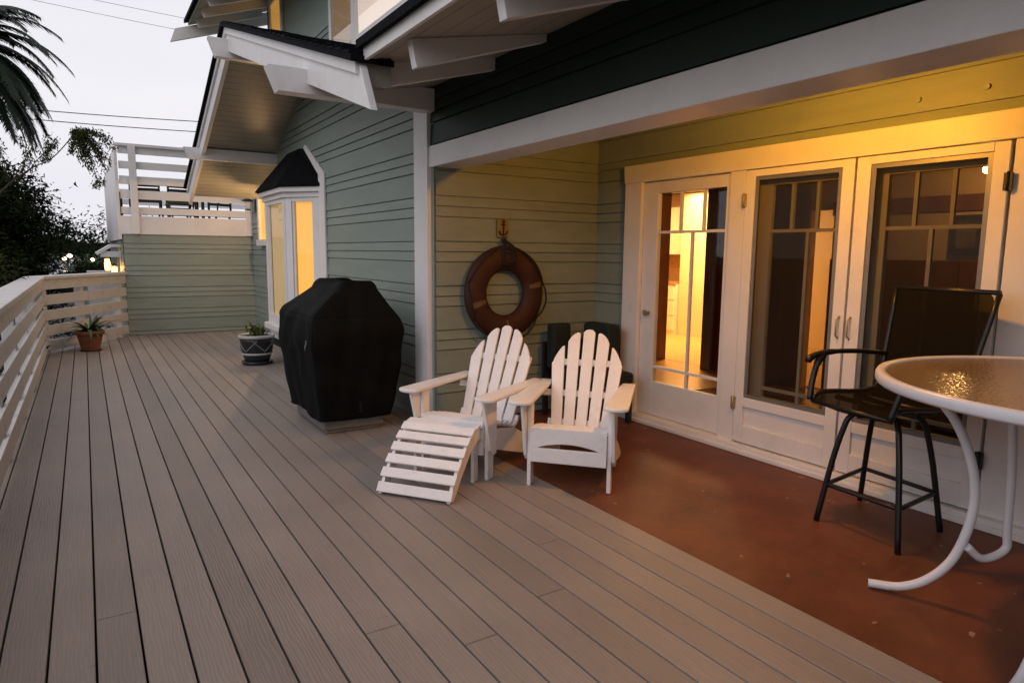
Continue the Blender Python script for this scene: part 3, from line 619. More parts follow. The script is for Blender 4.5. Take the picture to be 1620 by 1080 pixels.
def dark_table(loc, r=.55, h=.74, label='', group=None):
    t = thing('patio_table', label, 'table', loc, 0, group)
    MB().box(-.75, .75, -.45, .45, h-.03, h).build('tabletop', 'blackmetal', t, bevel=.01)
    for a in (-1, 1):
        for b in (-1, 1): MB().box(a*.68-.025, a*.68+.025, b*.38-.025, b*.38+.025, 0, h-.03).build('leg', 'blackmetal', t)
    return t
dark_table((1.3, 14.6, 1.72), label='dark patio table standing on the roof terrace behind the white slats')
def patio_chair():
    t = thing('patio_chair', 'chair', 'chair')
    MB().box(-.24, .24, -.24, .24, .41, .44).build('seat', 'blackmetal', t, bevel=.008)
    b = MB()
    for i in range(3): b.box(-.22, .22, .222, .24, .53+i*.10, .58+i*.10)
    b.box(-.24, -.21, .22, .245, .44, .86).box(.21, .24, .22, .245, .44, .86).box(-.209, .209, .22, .245, .80, .86).build('backrest', 'blackmetal', t)
    for a in (-1, 1):
        for c in (-1, 1): MB().box(a*.21-.015, a*.21+.015, c*.21-.015, c*.21+.015, 0, .41).build('leg', 'blackmetal', t)
        MB().tube([(a*.25, .23, .63), (a*.25, -.1, .65), (a*.25, -.2, .60), (a*.25, -.22, .43)], .014).build('armrest', 'blackmetal', t)
    return t
pc = patio_chair(); G = 'dark metal chairs on the roof terrace'
spots = [(.98, 13.75, R(175), 'leftmost dark metal chair against the white slats of the roof terrace'), (1.5, 13.7, R(190), 'dark metal chair on the roof terrace, second from the left behind the slats'),
         (2.1, 13.9, R(205), 'dark metal chair on the roof terrace at the right, near the white post'), (1.75, 15.5, R(5), 'dark metal chair at the far side of the roof terrace table')]
for i, (a, b, rz, lb) in enumerate(spots):
    o = pc if i == 0 else copy_tree(pc); o.location = (a, b, 1.72); o.rotation_euler.z = rz; tag(o, lb, 'chair', G)

# wall lantern by the far window, lighting terrace fascia and soffit
def lantern(x, y, z, label, lit):
    t = thing('wall_lantern', label, 'lantern', (x, y, z), 0, 'black wall lanterns of the house')
    MB().box(x+.12, x+.135, y-.06, y+.06, z-.1, z+.15).tube([(x+.125, y, z+.13), (x+.05, y, z+.18), (x, y, z+.15)], .01).build('bracket', 'blackmetal', t, world=True)
    MB().lathe([(.02, .17), (.105, .12), (.09, .11)], (x, y, z-.03), 8).lathe([(.045, -.02), (.05, 0)], (x, y, z-.05), 8).build('cap', 'blackmetal', t, world=True)
    MB().lathe([(.04, 0), (.05, .11)], (x, y, z-.04), 8).build('glass', 'pane', t, world=True)
    if lit: MB().lathe([(.004, 0), (.014, .01), (.014, .03), (.004, .04)], (x, y, z-.045), 10).build('bulb', 'bulb', t, world=True)
    return t
lantern(2.45, 12.45, 2.2, 'unlit black wall lantern on the far corner of the house beside the roof terrace', False)
l0 = lantern(2.44, 10.6, 2.02, 'lit wall lantern hidden just beyond the bay window', True)
lamp('lantern_light', (2.44, 10.6, 2.045), 62, (1, .56, .24), .02, parent=l0)

# ================================================================== ADIRONDACK CHAIRS
def rounded_board(mb, pts, z0, z1): return mb.prism(pts, 'z', z0, z1)
def adirondack(loc, rz, label):
    """x across, +y forward, front legs at y = 0"""
    t = thing('adirondack_chair', label, 'chair', loc, rz, 'white adirondack chairs on the deck')
    for s in (-1, 1):
        MB().box(s*.25-.0125*1, s*.25+.0125, -.055, .02, 0, .535).build('leg', 'chairwhite', t, bevel=.004)
        # curved bracket under the arm, outside the leg
        pr = [(.022, .20), (.075, .40), (.105, .50), (.11, .535), (-.056, .535), (-.056, .17), (-.02, .16)]
        MB().prism([(-a+.0, b) for a, b in pr] if False else [(a-.0, b) for a, b in pr], 'x', s*.264, s*.286).build('arm_bracket', 'chairwhite', t, bevel=.004)
        # side rail sloping to the floor behind
        MB().prism([(.02, .33), (.02, .21), (-.50, .045), (-.78, 0), (-.80, .03), (-.62, .14), (-.40, .25)], 'x', s*.224-.012, s*.224+.012).build('side_rail', 'chairwhite', t, bevel=.003)
        # arm: wide rounded paddle
        a = []
        for k in range(9):
            th = math.pi*k/8; a.append((.075*math.cos(th), .10+.05*math.sin(th)))
        out = [(s*.29+px, py) for px, py in a]+[(s*.29-.062, -.30), (s*.29-.045-(.0 if s > 0 else .0), -.66), (s*.29+.045, -.66), (s*.29+.062, -.30)]
        MB().prism(out, 'z', .536, .560).build('armrest', 'chairwhite', t, bevel=.008)
    # apron with the arched slot and the lower rail
    top = [(-.236, .385), (.236, .385), (.236, .255)]
    arch = [(-.185+.37*k/12, .260+.030*math.sin(math.pi*k/12)**.8) for k in range(12, -1, -1)]
    MB().prism(top+[(.19, .255)]+arch+[(-.19, .255), (-.236, .255)], 'y', .021, .042).box(-.236, .236, .021, .042, .165, .2545).build('apron', 'chairwhite', t, bevel=.003)
    # seat slats on a falling curve
    st = MB()
    for i in range(7):
        yy = .0-.068*i; zz = .372-.012*i-.0022*i*i*.4
        c = Vector((0, yy, zz)); st.beam((-.238, yy, zz), (.238, yy, zz-.0), .060, .018, upv=(0, .22+.02*i, 1))
    st.build('seat', 'chairwhite', t, bevel=.004)
    # fanned back of five slats with an arched top
    bk = MB(); tilt = R(26); by, bz = -.42, .285; dv = Vector((0, -math.sin(tilt), math.cos(tilt))); nv = Vector((0, math.cos(tilt), math.sin(tilt)))
    def P(u, v, w): q = Vector((u, by, bz))+dv*v+nv*w; return tuple(q)
    Hh = .70
    for i in range(5):
        s0 = (i-2)*.084; s1 = (i-2)*.104; wb, wt = .072, .082
        pts = [(s0-wb/2, 0), (s0+wb/2, 0)]
        def arc(u): return Hh-.26*(abs(u)/.25)**2.2
        for k in range(7):
            f = k/6; u = s1+wt/2-wt*f; pts.append((u, arc(u)-( .018*(abs(f-.5)*2)**3)))
        # notch at the outer shoulder, as on the originals
        if abs(i-2) == 2:
            sg = 1 if i == 4 else -1; ue = s0+(s1-s0)*.66+sg*wb*.58
            body = [(s0-wb/2, 0), (s0+wb/2, 0)]; top_ = pts[2:]
            if sg > 0: pts = body+[(ue+.010, .44), (ue-.002, .462)]+top_[1:]
            else: pts = body+top_[:-1]+[(ue+.002, .462), (ue-.010, .44)]
        n_ = len(pts); vs = [P(u, v, .010) for u, v in pts]+[P(u, v, -.010) for u, v in pts]
        bk.add(vs, [tuple(range(n_)), tuple(range(2*n_-1, n_-1, -1))]+[(a, a+n_, (a+1) % n_+n_, (a+1) % n_) for a in range(n_)])
    bk.build('backrest', 'chairwhite', t, bevel=.004)
    cr = MB()
    for v, wd in ((.03, .235), (.235, .30), (.46, .235)):
        cr.beam(P(-wd, v, -.023), P(wd, v, -.023), .045, .024, upv=tuple(nv))
    cr.build('back_crosspiece', 'chairwhite', t, bevel=.003)
    return t
def face(fx, fy): return math.atan2(-fx, fy)          # rotation that turns +y into (fx, fy)
fR = Vector((-.74, -.67)).normalized(); fL = Vector((-.88, -.50)).normalized()
adirondack((2.455, 3.19, 0), face(*fR), 'white adirondack chair without a footstool, right of the pair and half on the red floor')
adirondack((1.985, 3.81, 0), face(*fL), 'white adirondack chair with the slatted footstool pushed against it, under the life ring')

# footstool
fO = Vector((-.80, -.60)).normalized()
ot = thing('footstool', 'white curved slatted footstool in front of the left adirondack chair', 'footstool', (1.86, 3.74, 0), face(*fO), None)
curve = []
for k in range(25):
    s_ = k/24; y_ = -.02+.44*s_; z_ = .37-.02*math.cos(0)*0-.33*s_**1.75+.015*math.sin(math.pi*min(1, s_*2)); curve.append((y_-.04, z_))
curve = [(-.10, .340), (-.02, .368), (.06, .352), (.13, .305), (.20, .245), (.27, .180), (.335, .105), (.385, .018)]
for s in (-1, 1):
    poly = [(y_, z_-.012) for y_, z_ in curve]+[(.335, 0), (.30, .03), (.20, .13), (.08, .235), (-.02, .27), (-.10, .275)]
    MB().prism(poly, 'x', s*.228-.011, s*.228+.011).build('side_rail', 'chairwhite', ot, bevel=.003)
    MB().box(s*.204-.011, s*.204+.011, -.075, -.01, 0, .33).build('leg', 'chairwhite', ot, bevel=.003)
sm = MB()
for i in range(8):
    t_ = .22+i*.925; a = int(min(6, math.floor(t_))); f = t_-a; y_ = curve[a][0]*(1-f)+curve[a+1][0]*f; z_ = curve[a][1]*(1-f)+curve[a+1][1]*f
    dy, dz = curve[a+1][0]-curve[a][0], curve[a+1][1]-curve[a][1]; nl = math.hypot(dy, dz)
    sm.beam((-.25, y_, z_), (.25, y_, z_), .062, .018, upv=(0, -dz/nl, dy/nl))
sm.build('seat', 'chairwhite', ot, bevel=.004)

# ================================================================== COVERED BARBECUE
g = thing('covered_barbecue', 'barbecue under a black fitted cover standing against the green wall', 'barbecue', (1.8, 5.55, 0))
def rr(x0, x1, y0, y1, z, rad, n=6, sag=None):
    out = []
    for cx, cy, a0 in ((x1-rad, y1-rad, 0), (x0+rad, y1-rad, 90), (x0+rad, y0+rad, 180), (x1-rad, y0+rad, 270)):
        for k in range(n+1):
            a = R(a0+90*k/n); out.append((cx+rad*math.cos(a), cy+rad*math.sin(a), z))
    # densify the straight runs so folds can be modelled
    res = []
    N = len(out)
    for i in range(N):
        p = Vector(out[i]); q = Vector(out[(i+1) % N]); m_ = 16 if i % (n+1) == n else 1
        for j in range(m_): res.append(tuple(p.lerp(q, j/m_)))
    return res
keys = [(.125, 1.485, 2.08, 5.10, 6.02), (.30, 1.46, 2.13, 5.09, 6.06), (.55, 1.435, 2.17, 5.08, 6.11), (.74, 1.42, 2.18, 5.07, 6.14), (.82, 1.42, 2.19, 5.07, 6.15), (.91, 1.43, 2.17, 5.09, 6.14), (.96, 1.46, 2.14, 5.12, 6.10),
        (1.03, 1.54, 2.09, 5.16, 6.03), (1.12, 1.65, 2.03, 5.20, 5.96), (1.19, 1.715, 1.99, 5.24, 5.92), (1.208, 1.76, 1.95, 5.28, 5.88), (1.212, 1.83, 1.88, 5.40, 5.76)]
rings = []
nz = 60; zs2 = []
for i in range(nz+1):
    z = .125+(1.212-.125)*(i/nz)
    for a, b in zip(keys, keys[1:]):
        if a[0] <= z <= b[0]+1e-6:
            f = (z-a[0])/(b[0]-a[0]); v = [a[j]+(b[j]-a[j])*f for j in range(1, 5)]; break
    ring_ = rr(*v, z, .045)
    cx, cy = (v[0]+v[1])/2, (v[2]+v[3])/2; out = []
    for (px, py, pz) in ring_:
        dx, dy = px-cx, py-cy; L = math.hypot(dx, dy) or 1; th = math.atan2(dy, dx)
        A = (.004+.008*max(0, 1-abs(z-.5)/.6))
        dsp = A*math.sin(th*9+z*2.2)+.6*A*math.sin(th*17-z*5+1)+.004*math.sin(z*21+th*3)
        # sagging swags below the shelf edge on the front face
        if z < .98: dsp += .012*math.sin((pz-.25*math.cos((py-5.5)*5))*16)*max(0, min(1, (z-.45)/.3))*(1 if dx < 0 else .3)
        if z > 1.18: dsp *= .3
        zz = pz + (.012*math.sin(py*9+px*5)*max(0, 1-(z-.125)/.08))+(-.018*math.cos((py-5.56)*9) if z > 1.15 else 0)
        out.append((px+dx/L*dsp, py+dy/L*dsp, zz))
    rings.append(out)
cv = MB().loft(rings).build('cover', 'cover', g, world=True)
sm_ = MB()
for k_ in (25, 47, 69): sm_.tube([(Vector(r_[k_])+Vector((0, 0, .001))) for r_ in rings[:56]], .0035, 6)
sm_.tube([tuple(p_) for p_ in rings[45]], .003, 6, closed=True).tube([tuple(p_) for p_ in rings[0]], .006, 6, closed=True)
sm_.build('seam', 'cover', cv, world=True)
MB().box(1.52, 2.02, 5.155, 5.94, .03, .15).box(1.54, 2.0, 5.17, 5.92, 0, .03).build('cart_base', 'steel', g, world=True, bevel=.008)
MB().box(1.80, 1.812, 5.098, 5.105, .18, .25).box(1.792, 1.82, 5.096, 5.104, .165, .18).build('strap_buckle', 'bronze', g, world=True)
MB().box(1.417, 1.424, 5.22, 5.245, .72, .75).tube([(1.417, 5.232, .72), (1.412, 5.232, .69), (1.414, 5.236, .67)], .004).build('zip_pull', 'steel', g, world=True)

# ================================================================== LIFE RING AND ANCHOR PLAQUE
LR = thing('life_ring', 'faded orange red life ring with dark grab rope hung on the porch wall', 'life ring', (2.99, 4.93, .70))
rc = Vector((3.05, 4.925, 1.105)); Rm, rt_ = .290, .103
path = [(rc.x+Rm*math.cos(2*math.pi*i/72), rc.y, rc.z+Rm*1.03*math.sin(2*math.pi*i/72)) for i in range(72)]
vs = []; fs = []
for i in range(72):
    a = 2*math.pi*i/72; cdir = Vector((math.cos(a), 0, 1.03*math.sin(a)))
    for k_ in range(20):
        b = 2*math.pi*k_/20; p = rc+cdir*(Rm+rt_*math.cos(b))+Vector((0, -.062*math.sin(b), 0)); vs.append(tuple(p))
for i in range(72):
    for k_ in range(20): fs.append((i*20+k_, i*20+(k_+1) % 20, ((i+1) % 72)*20+(k_+1) % 20, ((i+1) % 72)*20+k_))
MB().add(vs, fs, True).build('ring_body', 'ring', LR, world=True)
def on_ring(adeg, dr, dy=0): a = R(adeg); return Vector((rc.x+(Rm+dr)*math.cos(a), rc.y+dy, rc.z+1.03*(Rm+dr)*math.sin(a)))
anch = [12, 80, 100, 168, 215, 270, 325]
rp = MB(); aa = anch+[372]
for a0, a1 in zip(aa, aa[1:]):
    pts = []
    for k_ in range(9):
        f = k_/8; dr = .103-.03*math.sin(math.pi*f)*0+.012; sag = .016*math.sin(math.pi*f)
        pts.append(on_ring(a0+(a1-a0)*f, .095-.0+sag*(-1 if a0 < 180 else 1), -.03-.035*math.sin(math.pi*f)))
    rp.tube(pts, .008, 8)
rp.build('grab_rope', 'rope', LR, world=True)
kn = MB()
for dx_ in (-.045, -.02, .02, .05): kn.tube([(3.055+dx_*.3, 4.96, 1.56), (3.055+dx_, 4.87, 1.50), (3.055+dx_*1.6, 4.86, 1.43), (3.055+dx_*1.2, 4.87, 1.33)], .009, 8)
kn.tube([(2.995, 4.88, 1.47), (3.055, 4.85, 1.45), (3.125, 4.88, 1.47)], .014, 8); kn.tube([(3.025, 4.87, 1.36), (3.105, 4.85, 1.38)], .012, 8)
kn.build('hanging_rope', 'rope', LR, world=True)
for a in (12, 196, 270):
    tb = MB(); aw = 4 if a in (12, 196) else 2
    for b0 in (range(8, 12) if a != 209 else range(9, 11)):
        for k_ in range(3):
            def q(ad, bi):
                a_ = R(ad); b_ = 2*math.pi*bi/20-math.pi*.5+math.pi*.0; cd = Vector((math.cos(a_), 0, 1.03*math.sin(a_)))
                return tuple(rc+cd*(Rm+(rt_+.003)*math.cos(b_))+Vector((0, -(.065)*math.sin(b_), 0)))
            tb.add([q(a-aw+2*aw*k_/3, b0), q(a-aw+2*aw*(k_+1)/3, b0), q(a-aw+2*aw*(k_+1)/3, b0+1), q(a-aw+2*aw*k_/3, b0+1)], [(0, 1, 2, 3)])
    if a != 12 or True:
        tb.build('tape_patch', 'tape', LR, world=True)
AP = thing('anchor_plaque', 'small yellow plaque with a dark anchor emblem above the life ring', 'plaque', (3.055, 4.98, 1.56))
MB().box(3.0, 3.11, 4.965, 4.982, 1.575, 1.735).build('plate', 'sign', AP, world=True, bevel=.006)
an = MB(); ay = 4.958
an.tube([(3.055, ay, 1.60), (3.055, ay, 1.70)], .006, 8); an.tube([(3.033, ay, 1.685), (3.077, ay, 1.685)], .005, 8)
an.tube([(3.055+.012*math.cos(2*math.pi*i/12), ay, 1.713+.012*math.sin(2*math.pi*i/12)) for i in range(12)], .004, 6, closed=True)
an.tube([(3.055+.042*math.cos(a), ay, 1.64+.042*math.sin(a)) for a in [R(190+160*i/12) for i in range(13)]], .006, 8)
an.build('anchor_emblem', 'signdark', AP, world=True)
MB().tube([(3.055, 4.98, 1.585), (3.055, 4.93, 1.57), (3.055, 4.925, 1.59)], .006, 8).build('hook', 'signdark', AP, world=True)

# dark cushioned bench in the porch corner
bn = thing('corner_bench', 'dark green cushioned bench tucked in the porch corner behind the right adirondack chair', 'bench', (3.6, 4.5, 0))
def cush(x0, x1, y0, y1, z0, z1, name, rz=0):
    o = MB().box(x0, x1, y0, y1, z0, z1).build(name, 'darkcush', bn, world=True, bevel=.03, seg=4); return o
cush(3.42, 3.94, 4.22, 4.72, .34, .44, 'seat')
cush(3.45, 3.65, 4.74, 4.86, .42, .83, 'back_cushion'); cush(3.80, 3.95, 4.42, 4.78, .42, .83, 'back_cushion')
MB().box(3.44, 3.95, 4.87, 4.90, .2, .66).build('backrest', 'blackmetal', bn, world=True)
for a in (3.44, 3.90):
    for b in (4.24, 4.84): MB().box(a-.02, a+.02, b-.02, b+.02, 0, .335).build('leg', 'blackmetal', bn, world=True)

# ================================================================== BAR STOOL
fs_ = Vector((-.98, .19)).normalized()
st = thing('bar_stool', 'tall dark swivel bar stool with sling seat beside the round table', 'bar stool', (3.575, 1.88, 0), face(*fs_))
st2 = thing('_tmp', None, None)
# legs use world axes: square of splayed tubes, tied by a bowed foot ring
legs = [(3.338, 2.087), (3.30, 1.622), (3.771, 1.649), (3.851, 2.138)]
cx, cy = 3.565, 1.875
bpy.data.objects.remove(st2)
inv = Matrix.Rotation(-st.rotation_euler.z, 3, 'Z')
def loc_(p): return tuple(inv @ (Vector(p)-Vector((3.575, 1.88, 0))))
for lx, ly in legs:
    dx, dy = lx-cx, ly-cy
    pts = [(lx, ly, 0), (cx+dx*.80, cy+dy*.80, .35), (cx+dx*.66, cy+dy*.66, .53), (cx+dx*.58, cy+dy*.58, .59), (cx+dx*.42, cy+dy*.42, .622), (cx+dx*.1, cy+dy*.1, .628)]
    # resample smooth
    def cr(p, n=5):
        p = [Vector(q) for q in p]; o = []
        P_ = [p[0]*2-p[1]]+p+[p[-1]*2-p[-2]]
        for i in range(1, len(P_)-2):
            for k in range(n):
                t = k/n; a, b, c, d = P_[i-1:i+3]; o.append(.5*((2*b)+(-a+c)*t+(2*a-5*b+4*c-d)*t*t+(-a+3*b-3*c+d)*t**3))
        return o+[p[-1]]
    MB().tube([loc_(q) for q in cr(pts)], .0155, 10).build('leg', 'bronze', st)
fr_ = MB(); ringp = []
for i in range(4):
    a = legs[i]; b = legs[(i+1) % 4]; k_ = .88
    a = Vector((cx+(a[0]-cx)*k_, cy+(a[1]-cy)*k_, .21)); b = Vector((cx+(b[0]-cx)*k_, cy+(b[1]-cy)*k_, .21))
    mid = (a+b)/2; o = (mid-Vector((cx, cy, .21))).normalized()*.0
    for j in range(6): ringp.append(loc_(a.lerp(b, j/6)+o*math.sin(math.pi*j/6)))
fr_.tube(ringp, .0125, 8, closed=True).build('foot_ring', 'bronze', st)
MB().lathe([(.10, .628), (.11, .645), (.11, .66), (.09, .668)], (0, 0, 0), 20).build('swivel_plate', 'bronze', st)
# sling seat: wavy sheet, frame rails, back
def sheet(rows, th=.006):
    n = len(rows[0]); m_ = MB(); vs = [p for r_ in rows for p in r_]; fs = [(i*n+k, i*n+k+1, (i+1)*n+k+1, (i+1)*n+k) for i in range(len(rows)-1) for k in range(n-1)]
    return m_.add(vs, fs, True)
prof_ = [(.27, .655), (.255, .69), (.20, .705), (.10, .70), (0, .692), (-.12, .688), (-.20, .70), (-.235, .76), (-.265, .88), (-.30, 1.02), (-.335, 1.16), (-.36, 1.27)]
def wid(i): return .235 if i < 7 else .235+.045*(i-7)/4
rows = [[(u*wid(i), y_, z_-.022*(1-u*u)*(1 if i < 8 else 0)) for u in (-1, -.66, -.33, 0, .33, .66, 1)] for i, (y_, z_) in enumerate(prof_)]
so = sheet(rows).build('sling', 'sling', st); so.modifiers.new('s', 'SUBSURF').levels = 1
for s in (-1, 1):
    MB().tube([(s*(wid(i)+.01), y_, z_) for i, (y_, z_) in enumerate(prof_)], .014, 10).build('side_frame', 'bronze', st)
    MB().tube(cr([(s*.25, -.275, .895), (s*.27, -.12, .912), (s*.285, .05, .918), (s*.288, .18, .912), (s*.288, .25, .895), (s*.286, .285, .872)]), [.014]*12+[.017]*8+[.020]*5+[.012], 10).tube(cr([(s*.285, .17, .905), (s*.280, .215, .86), (s*.268, .255, .77), (s*.252, .285, .66)]), [.020]*6+[.016]*10, 10).build('armrest', 'bronze', st)
MB().tube([(-.29, -.362, 1.275), (0, -.372, 1.275), (.29, -.362, 1.275)], .013, 10).build('cross_bar', 'bronze', st)
MB().tube([(-.245, .27, .655), (.245, .27, .655)], .012, 10).build('cross_bar', 'bronze', st)
for y_ in (-.05, .1): MB().tube([(-.24, y_, .667), (.24, y_, .667)], .014, 10).build('cross_bar', 'bronze', st)

# ================================================================== ROUND BAR TABLE
TC = Vector((3.19, .85, 0)); TR = .775; TZ = .972
tb = thing('round_bar_table', 'tall round patio table with brown pebbled glass and white metal rim and legs', 'table', tuple(TC))
MB().lathe([(TR-.012, -.006), (TR-.012, 0)], (0, 0, TZ), 96).build('glass_top', 'tableglass', tb)
prof_r = [(TR-.03, -.008), (TR-.03, .004), (TR-.012, .010), (TR+.006, .008), (TR+.012, -.002), (TR+.012, -.026), (TR+.004, -.036), (TR-.02, -.034), (TR-.03, -.008)]
MB().lathe(prof_r, (0, 0, TZ), 96, cap=False).build('rim', 'tablemetal', tb)
def legpath(ang):
    d = Vector((math.cos(ang), math.sin(ang), 0))
    return cr([tuple(d*r_+Vector((0, 0, z))) for r_, z in ((.66, .935), (.58, .90), (.48, .78), (.41, .60), (.395, .42), (.44, .22), (.52, .10), (.62, .035), (.745, .018))])
for ang in (117.4, 181, 297.4, 1):
    MB().tube(legpath(R(ang)), .0185, 14).build('leg', 'tablemetal', tb)
for a0, a1 in ((117.4, 60), (297.4, 240)):
    s_ = 1 if a0 < 200 else -1
    p0 = Vector((math.cos(R(a0)), math.sin(R(a0)), 0))*.405+Vector((0, 0, .27))
    q = Vector((-.03*s_, .28*s_, 0))
    MB().tube(cr([tuple(p0), tuple(p0.lerp(q+Vector((0, 0, .22)), .45)+Vector((0, 0, -.035))), tuple(q+Vector((0, 0, .25))), tuple(q+Vector((.0, 0, .34))), tuple(q+Vector((-.02*s_, 0, .60))), tuple(q+Vector((-.09*s_, .0, .93)))]), .0165, 12).build('brace', 'tablemetal', tb)
MB().tube([(.66*math.cos(2*math.pi*i/64), .66*math.sin(2*math.pi*i/64), .945) for i in range(64)], .010, 8, closed=True).build('support_ring', 'tablemetal', tb)

# ================================================================== POTTED PLANTS
def leafblade(mb, base, az, L, w, lift, droop, n=7):
    d = Vector((math.cos(az), math.sin(az), 0)); sd = Vector((-d.y, d.x, 0)); base = Vector(base); vs = []
    for i in range(n+1):
        t = i/n; c = base+d*(L*t)+Vector((0, 0, lift*t-droop*t*t)); ww = w*(math.sin(math.pi*min(1, .18+t*.82)))**.8*(1 if t < .98 else .05)
        vs += [tuple(c-sd*ww/2+Vector((0, 0, .15*ww))), tuple(c), tuple(c+sd*ww/2+Vector((0, 0, .15*ww)))]
    fs = []
    for i in range(n):
        for k in range(2): fs.append((i*3+k, i*3+k+1, (i+1)*3+k+1, (i+1)*3+k))
    mb.add(vs, fs, True)
p1 = thing('potted_plant', 'terracotta pot with long arching strap leaves in the angle of the white railing', 'plant', (.0, 11.22, 0))
MB().lathe([(.11, 0), (.155, .20), (.16, .23), (.185, .235), (.185, .285), (.165, .285), (.155, .25)], (0, 0, 0), 36, cap=False).build('pot', 'terracotta', p1)
MB().lathe([(.02, .0), (.158, .0)], (0, 0, .25), 24).lathe([(.13, 0), (.14, .012)], (0, 0, 0.001), 24).build('soil', 'soil', p1)
lm = MB(); rnd = random.Random(11)
for i in range(38): leafblade(lm, (rnd.uniform(-.03, .03), rnd.uniform(-.03, .03), .26), rnd.uniform(0, 6.28), rnd.uniform(.2, .44), rnd.uniform(.035, .055), rnd.uniform(.15, .42), rnd.uniform(.10, .34))
lm.build('leaves', 'leaf', p1)
p2 = thing('glazed_plant_pot', 'dark glazed pot with pale bands holding a small leafy plant beside the bay window', 'plant', (1.80, 8.93, 0))
MB().lathe([(.14, .03), (.155, .06), (.19, .18), (.205, .30), (.20, .345), (.19, .345), (.18, .30)], (0, 0, 0), 40, cap=False).build('pot', 'glaze', p2)
bd = MB().lathe([(.200, .335), (.222, .342), (.225, .372), (.205, .38), (.192, .36)], (0, 0, 0), 40, cap=False).lathe([(.178, .125), (.184, .128), (.189, .150), (.184, .153)], (0, 0, 0), 40, cap=False)
for s_ in (1, -1):
    bd.tube([((.190+.016*t_/10)*math.cos(2*math.pi*(k_*.2+s_*t_*.012)), (.190+.016*t_/10)*math.sin(2*math.pi*(k_*.2+s_*t_*.012)), .175+.0135*t_) for k_ in range(1) for t_ in range(11)], .003, 5)
    for k_ in range(1, 5): bd.tube([((.190+.016*t_/10)*math.cos(2*math.pi*(k_*.2+s_*t_*.012)), (.190+.016*t_/10)*math.sin(2*math.pi*(k_*.2+s_*t_*.012)), .175+.0135*t_) for t_ in range(11)], .003, 5)
bd.build('pale_band', 'glazeband', p2)
MB().lathe([(.15, 0), (.185, .012), (.19, .04), (.175, .042), (.15, .03)], (0, 0, .0), 36).build('saucer', 'glaze', p2)
MB().lathe([(.02, 0), (.185, 0)], (0, 0, .33), 24).build('soil', 'soil', p2)
lm = MB()
for i in range(90):
    a = rnd.uniform(0, 6.28); r_ = rnd.uniform(0, .11); leafblade(lm, (r_*math.cos(a), r_*math.sin(a), .33+rnd.uniform(0, .10)), rnd.uniform(0, 6.28), rnd.uniform(.05, .11), rnd.uniform(.018, .032), rnd.uniform(.05, .14), rnd.uniform(0, .07), 4)
lm.build('leaves', mat('bright_leaf', (.10, .14, .035), rough=.5, var=.4), p2)

# ================================================================== TREES
def leafcloud(mb, clumps, per, size, rnd, spread=.5, squash=.8):
    for (c, r_) in clumps:
        for _ in range(per):
            v = Vector((rnd.gauss(0, spread), rnd.gauss(0, spread), rnd.gauss(0, spread*squash)))*r_; p = Vector(c)+v
            a = Vector((rnd.uniform(-1, 1), rnd.uniform(-1, 1), rnd.uniform(-1, .6))).normalized(); b = a.cross(Vector((rnd.uniform(-1, 1), rnd.uniform(-1, 1), 1))).normalized()
            s_ = size*rnd.uniform(.6, 1.4); mb.add([p-b*s_*.28, p+a*s_*.5-b*s_*.05, p+a*s_, p+a*s_*.5+b*s_*.33], [(0, 1, 2, 3)])
def tree(name, label, base, centre, rad, nclump, per, size, leafmat, seed, group=None, rz=.8, clr=.28, cut=None):
    rnd = random.Random(seed); t = thing(name, label, 'tree', base, 0, group)
    base = Vector(base); centre = Vector(centre); tk = MB()
    fork = base.lerp(centre, .62)
    tk.tube([base, base.lerp(fork, .5)+Vector((rnd.uniform(-.1, .1), .05, 0)), fork], [.24*rad/3, .18*rad/3, .14*rad/3], 10)
    cl = []
    for i in range(nclump):
        while True:
            v = Vector((rnd.uniform(-1, 1), rnd.uniform(-1, 1), rnd.uniform(-1, 1)))
            if .2 < v.length < 1: break
        p = centre+Vector((v.x*rad, v.y*rad, v.z*rad*rz))
        if cut and p.x > cut[0] and p.z < cut[1]: continue
        cl.append((p, rad*clr*rnd.uniform(.6, 1.2)))
        if i % 4 == 0: md = fork.lerp(p, .5)+Vector((0, 0, .1*rad)); tk.tube([fork, md, p], [.09*rad/3, .05*rad/3, .02*rad/3], 6)
    tk.build('trunk', 'bark', t, world=True)
    lf = MB(); leafcloud(lf, cl, per, size, rnd); lf.build('crown', leafmat, t, world=True)
    return t
G = 'dark trees beyond the left railing'
tree('broadleaf_tree', 'large dark tree filling the left edge below the palm', (-2.2, 17, -3), (-2.1, 17, .75), 2.05, 380, 330, .115, 'leafdark', 1, G, rz=1.15, clr=.27, cut=(-.80, 1.5))
tree('broadleaf_tree', 'dark tree at the very left edge, mostly outside the photograph', (-3.9, 14, -3), (-3.7, 14, 1.2), 2.4, 110, 260, .11, 'leafdark', 9, G)
tree('broadleaf_tree', 'dark tree whose crown slopes down towards the roof terrace', (-1.9, 21, -3), (-1.75, 21, .9), 2.0, 150, 300, .11, 'leafdark', 2, G, cut=(-1.2, 1.8))
tree('broadleaf_tree', 'smaller dark tree behind the others, nearest the distant street lights', (-1.0, 30, -3), (-.9, 30, .6), 1.7, 90, 240, .14, 'leafdark', 3, G, cut=(-1.7, 2.0))
tree('broadleaf_tree', 'small olive green tree close beyond the left railing', (-2.1, 10.2, -3), (-2.0, 10.2, .75), 1.25, 170, 300, .06, 'leafolive', 4, G, cut=(-1.0, .9))
tree('broadleaf_tree', 'thin dark tree beside the white roof terrace corner', (.1, 27, -3), (.12, 27, .4), .75, 45, 160, .11, 'leafdark', 5, G)
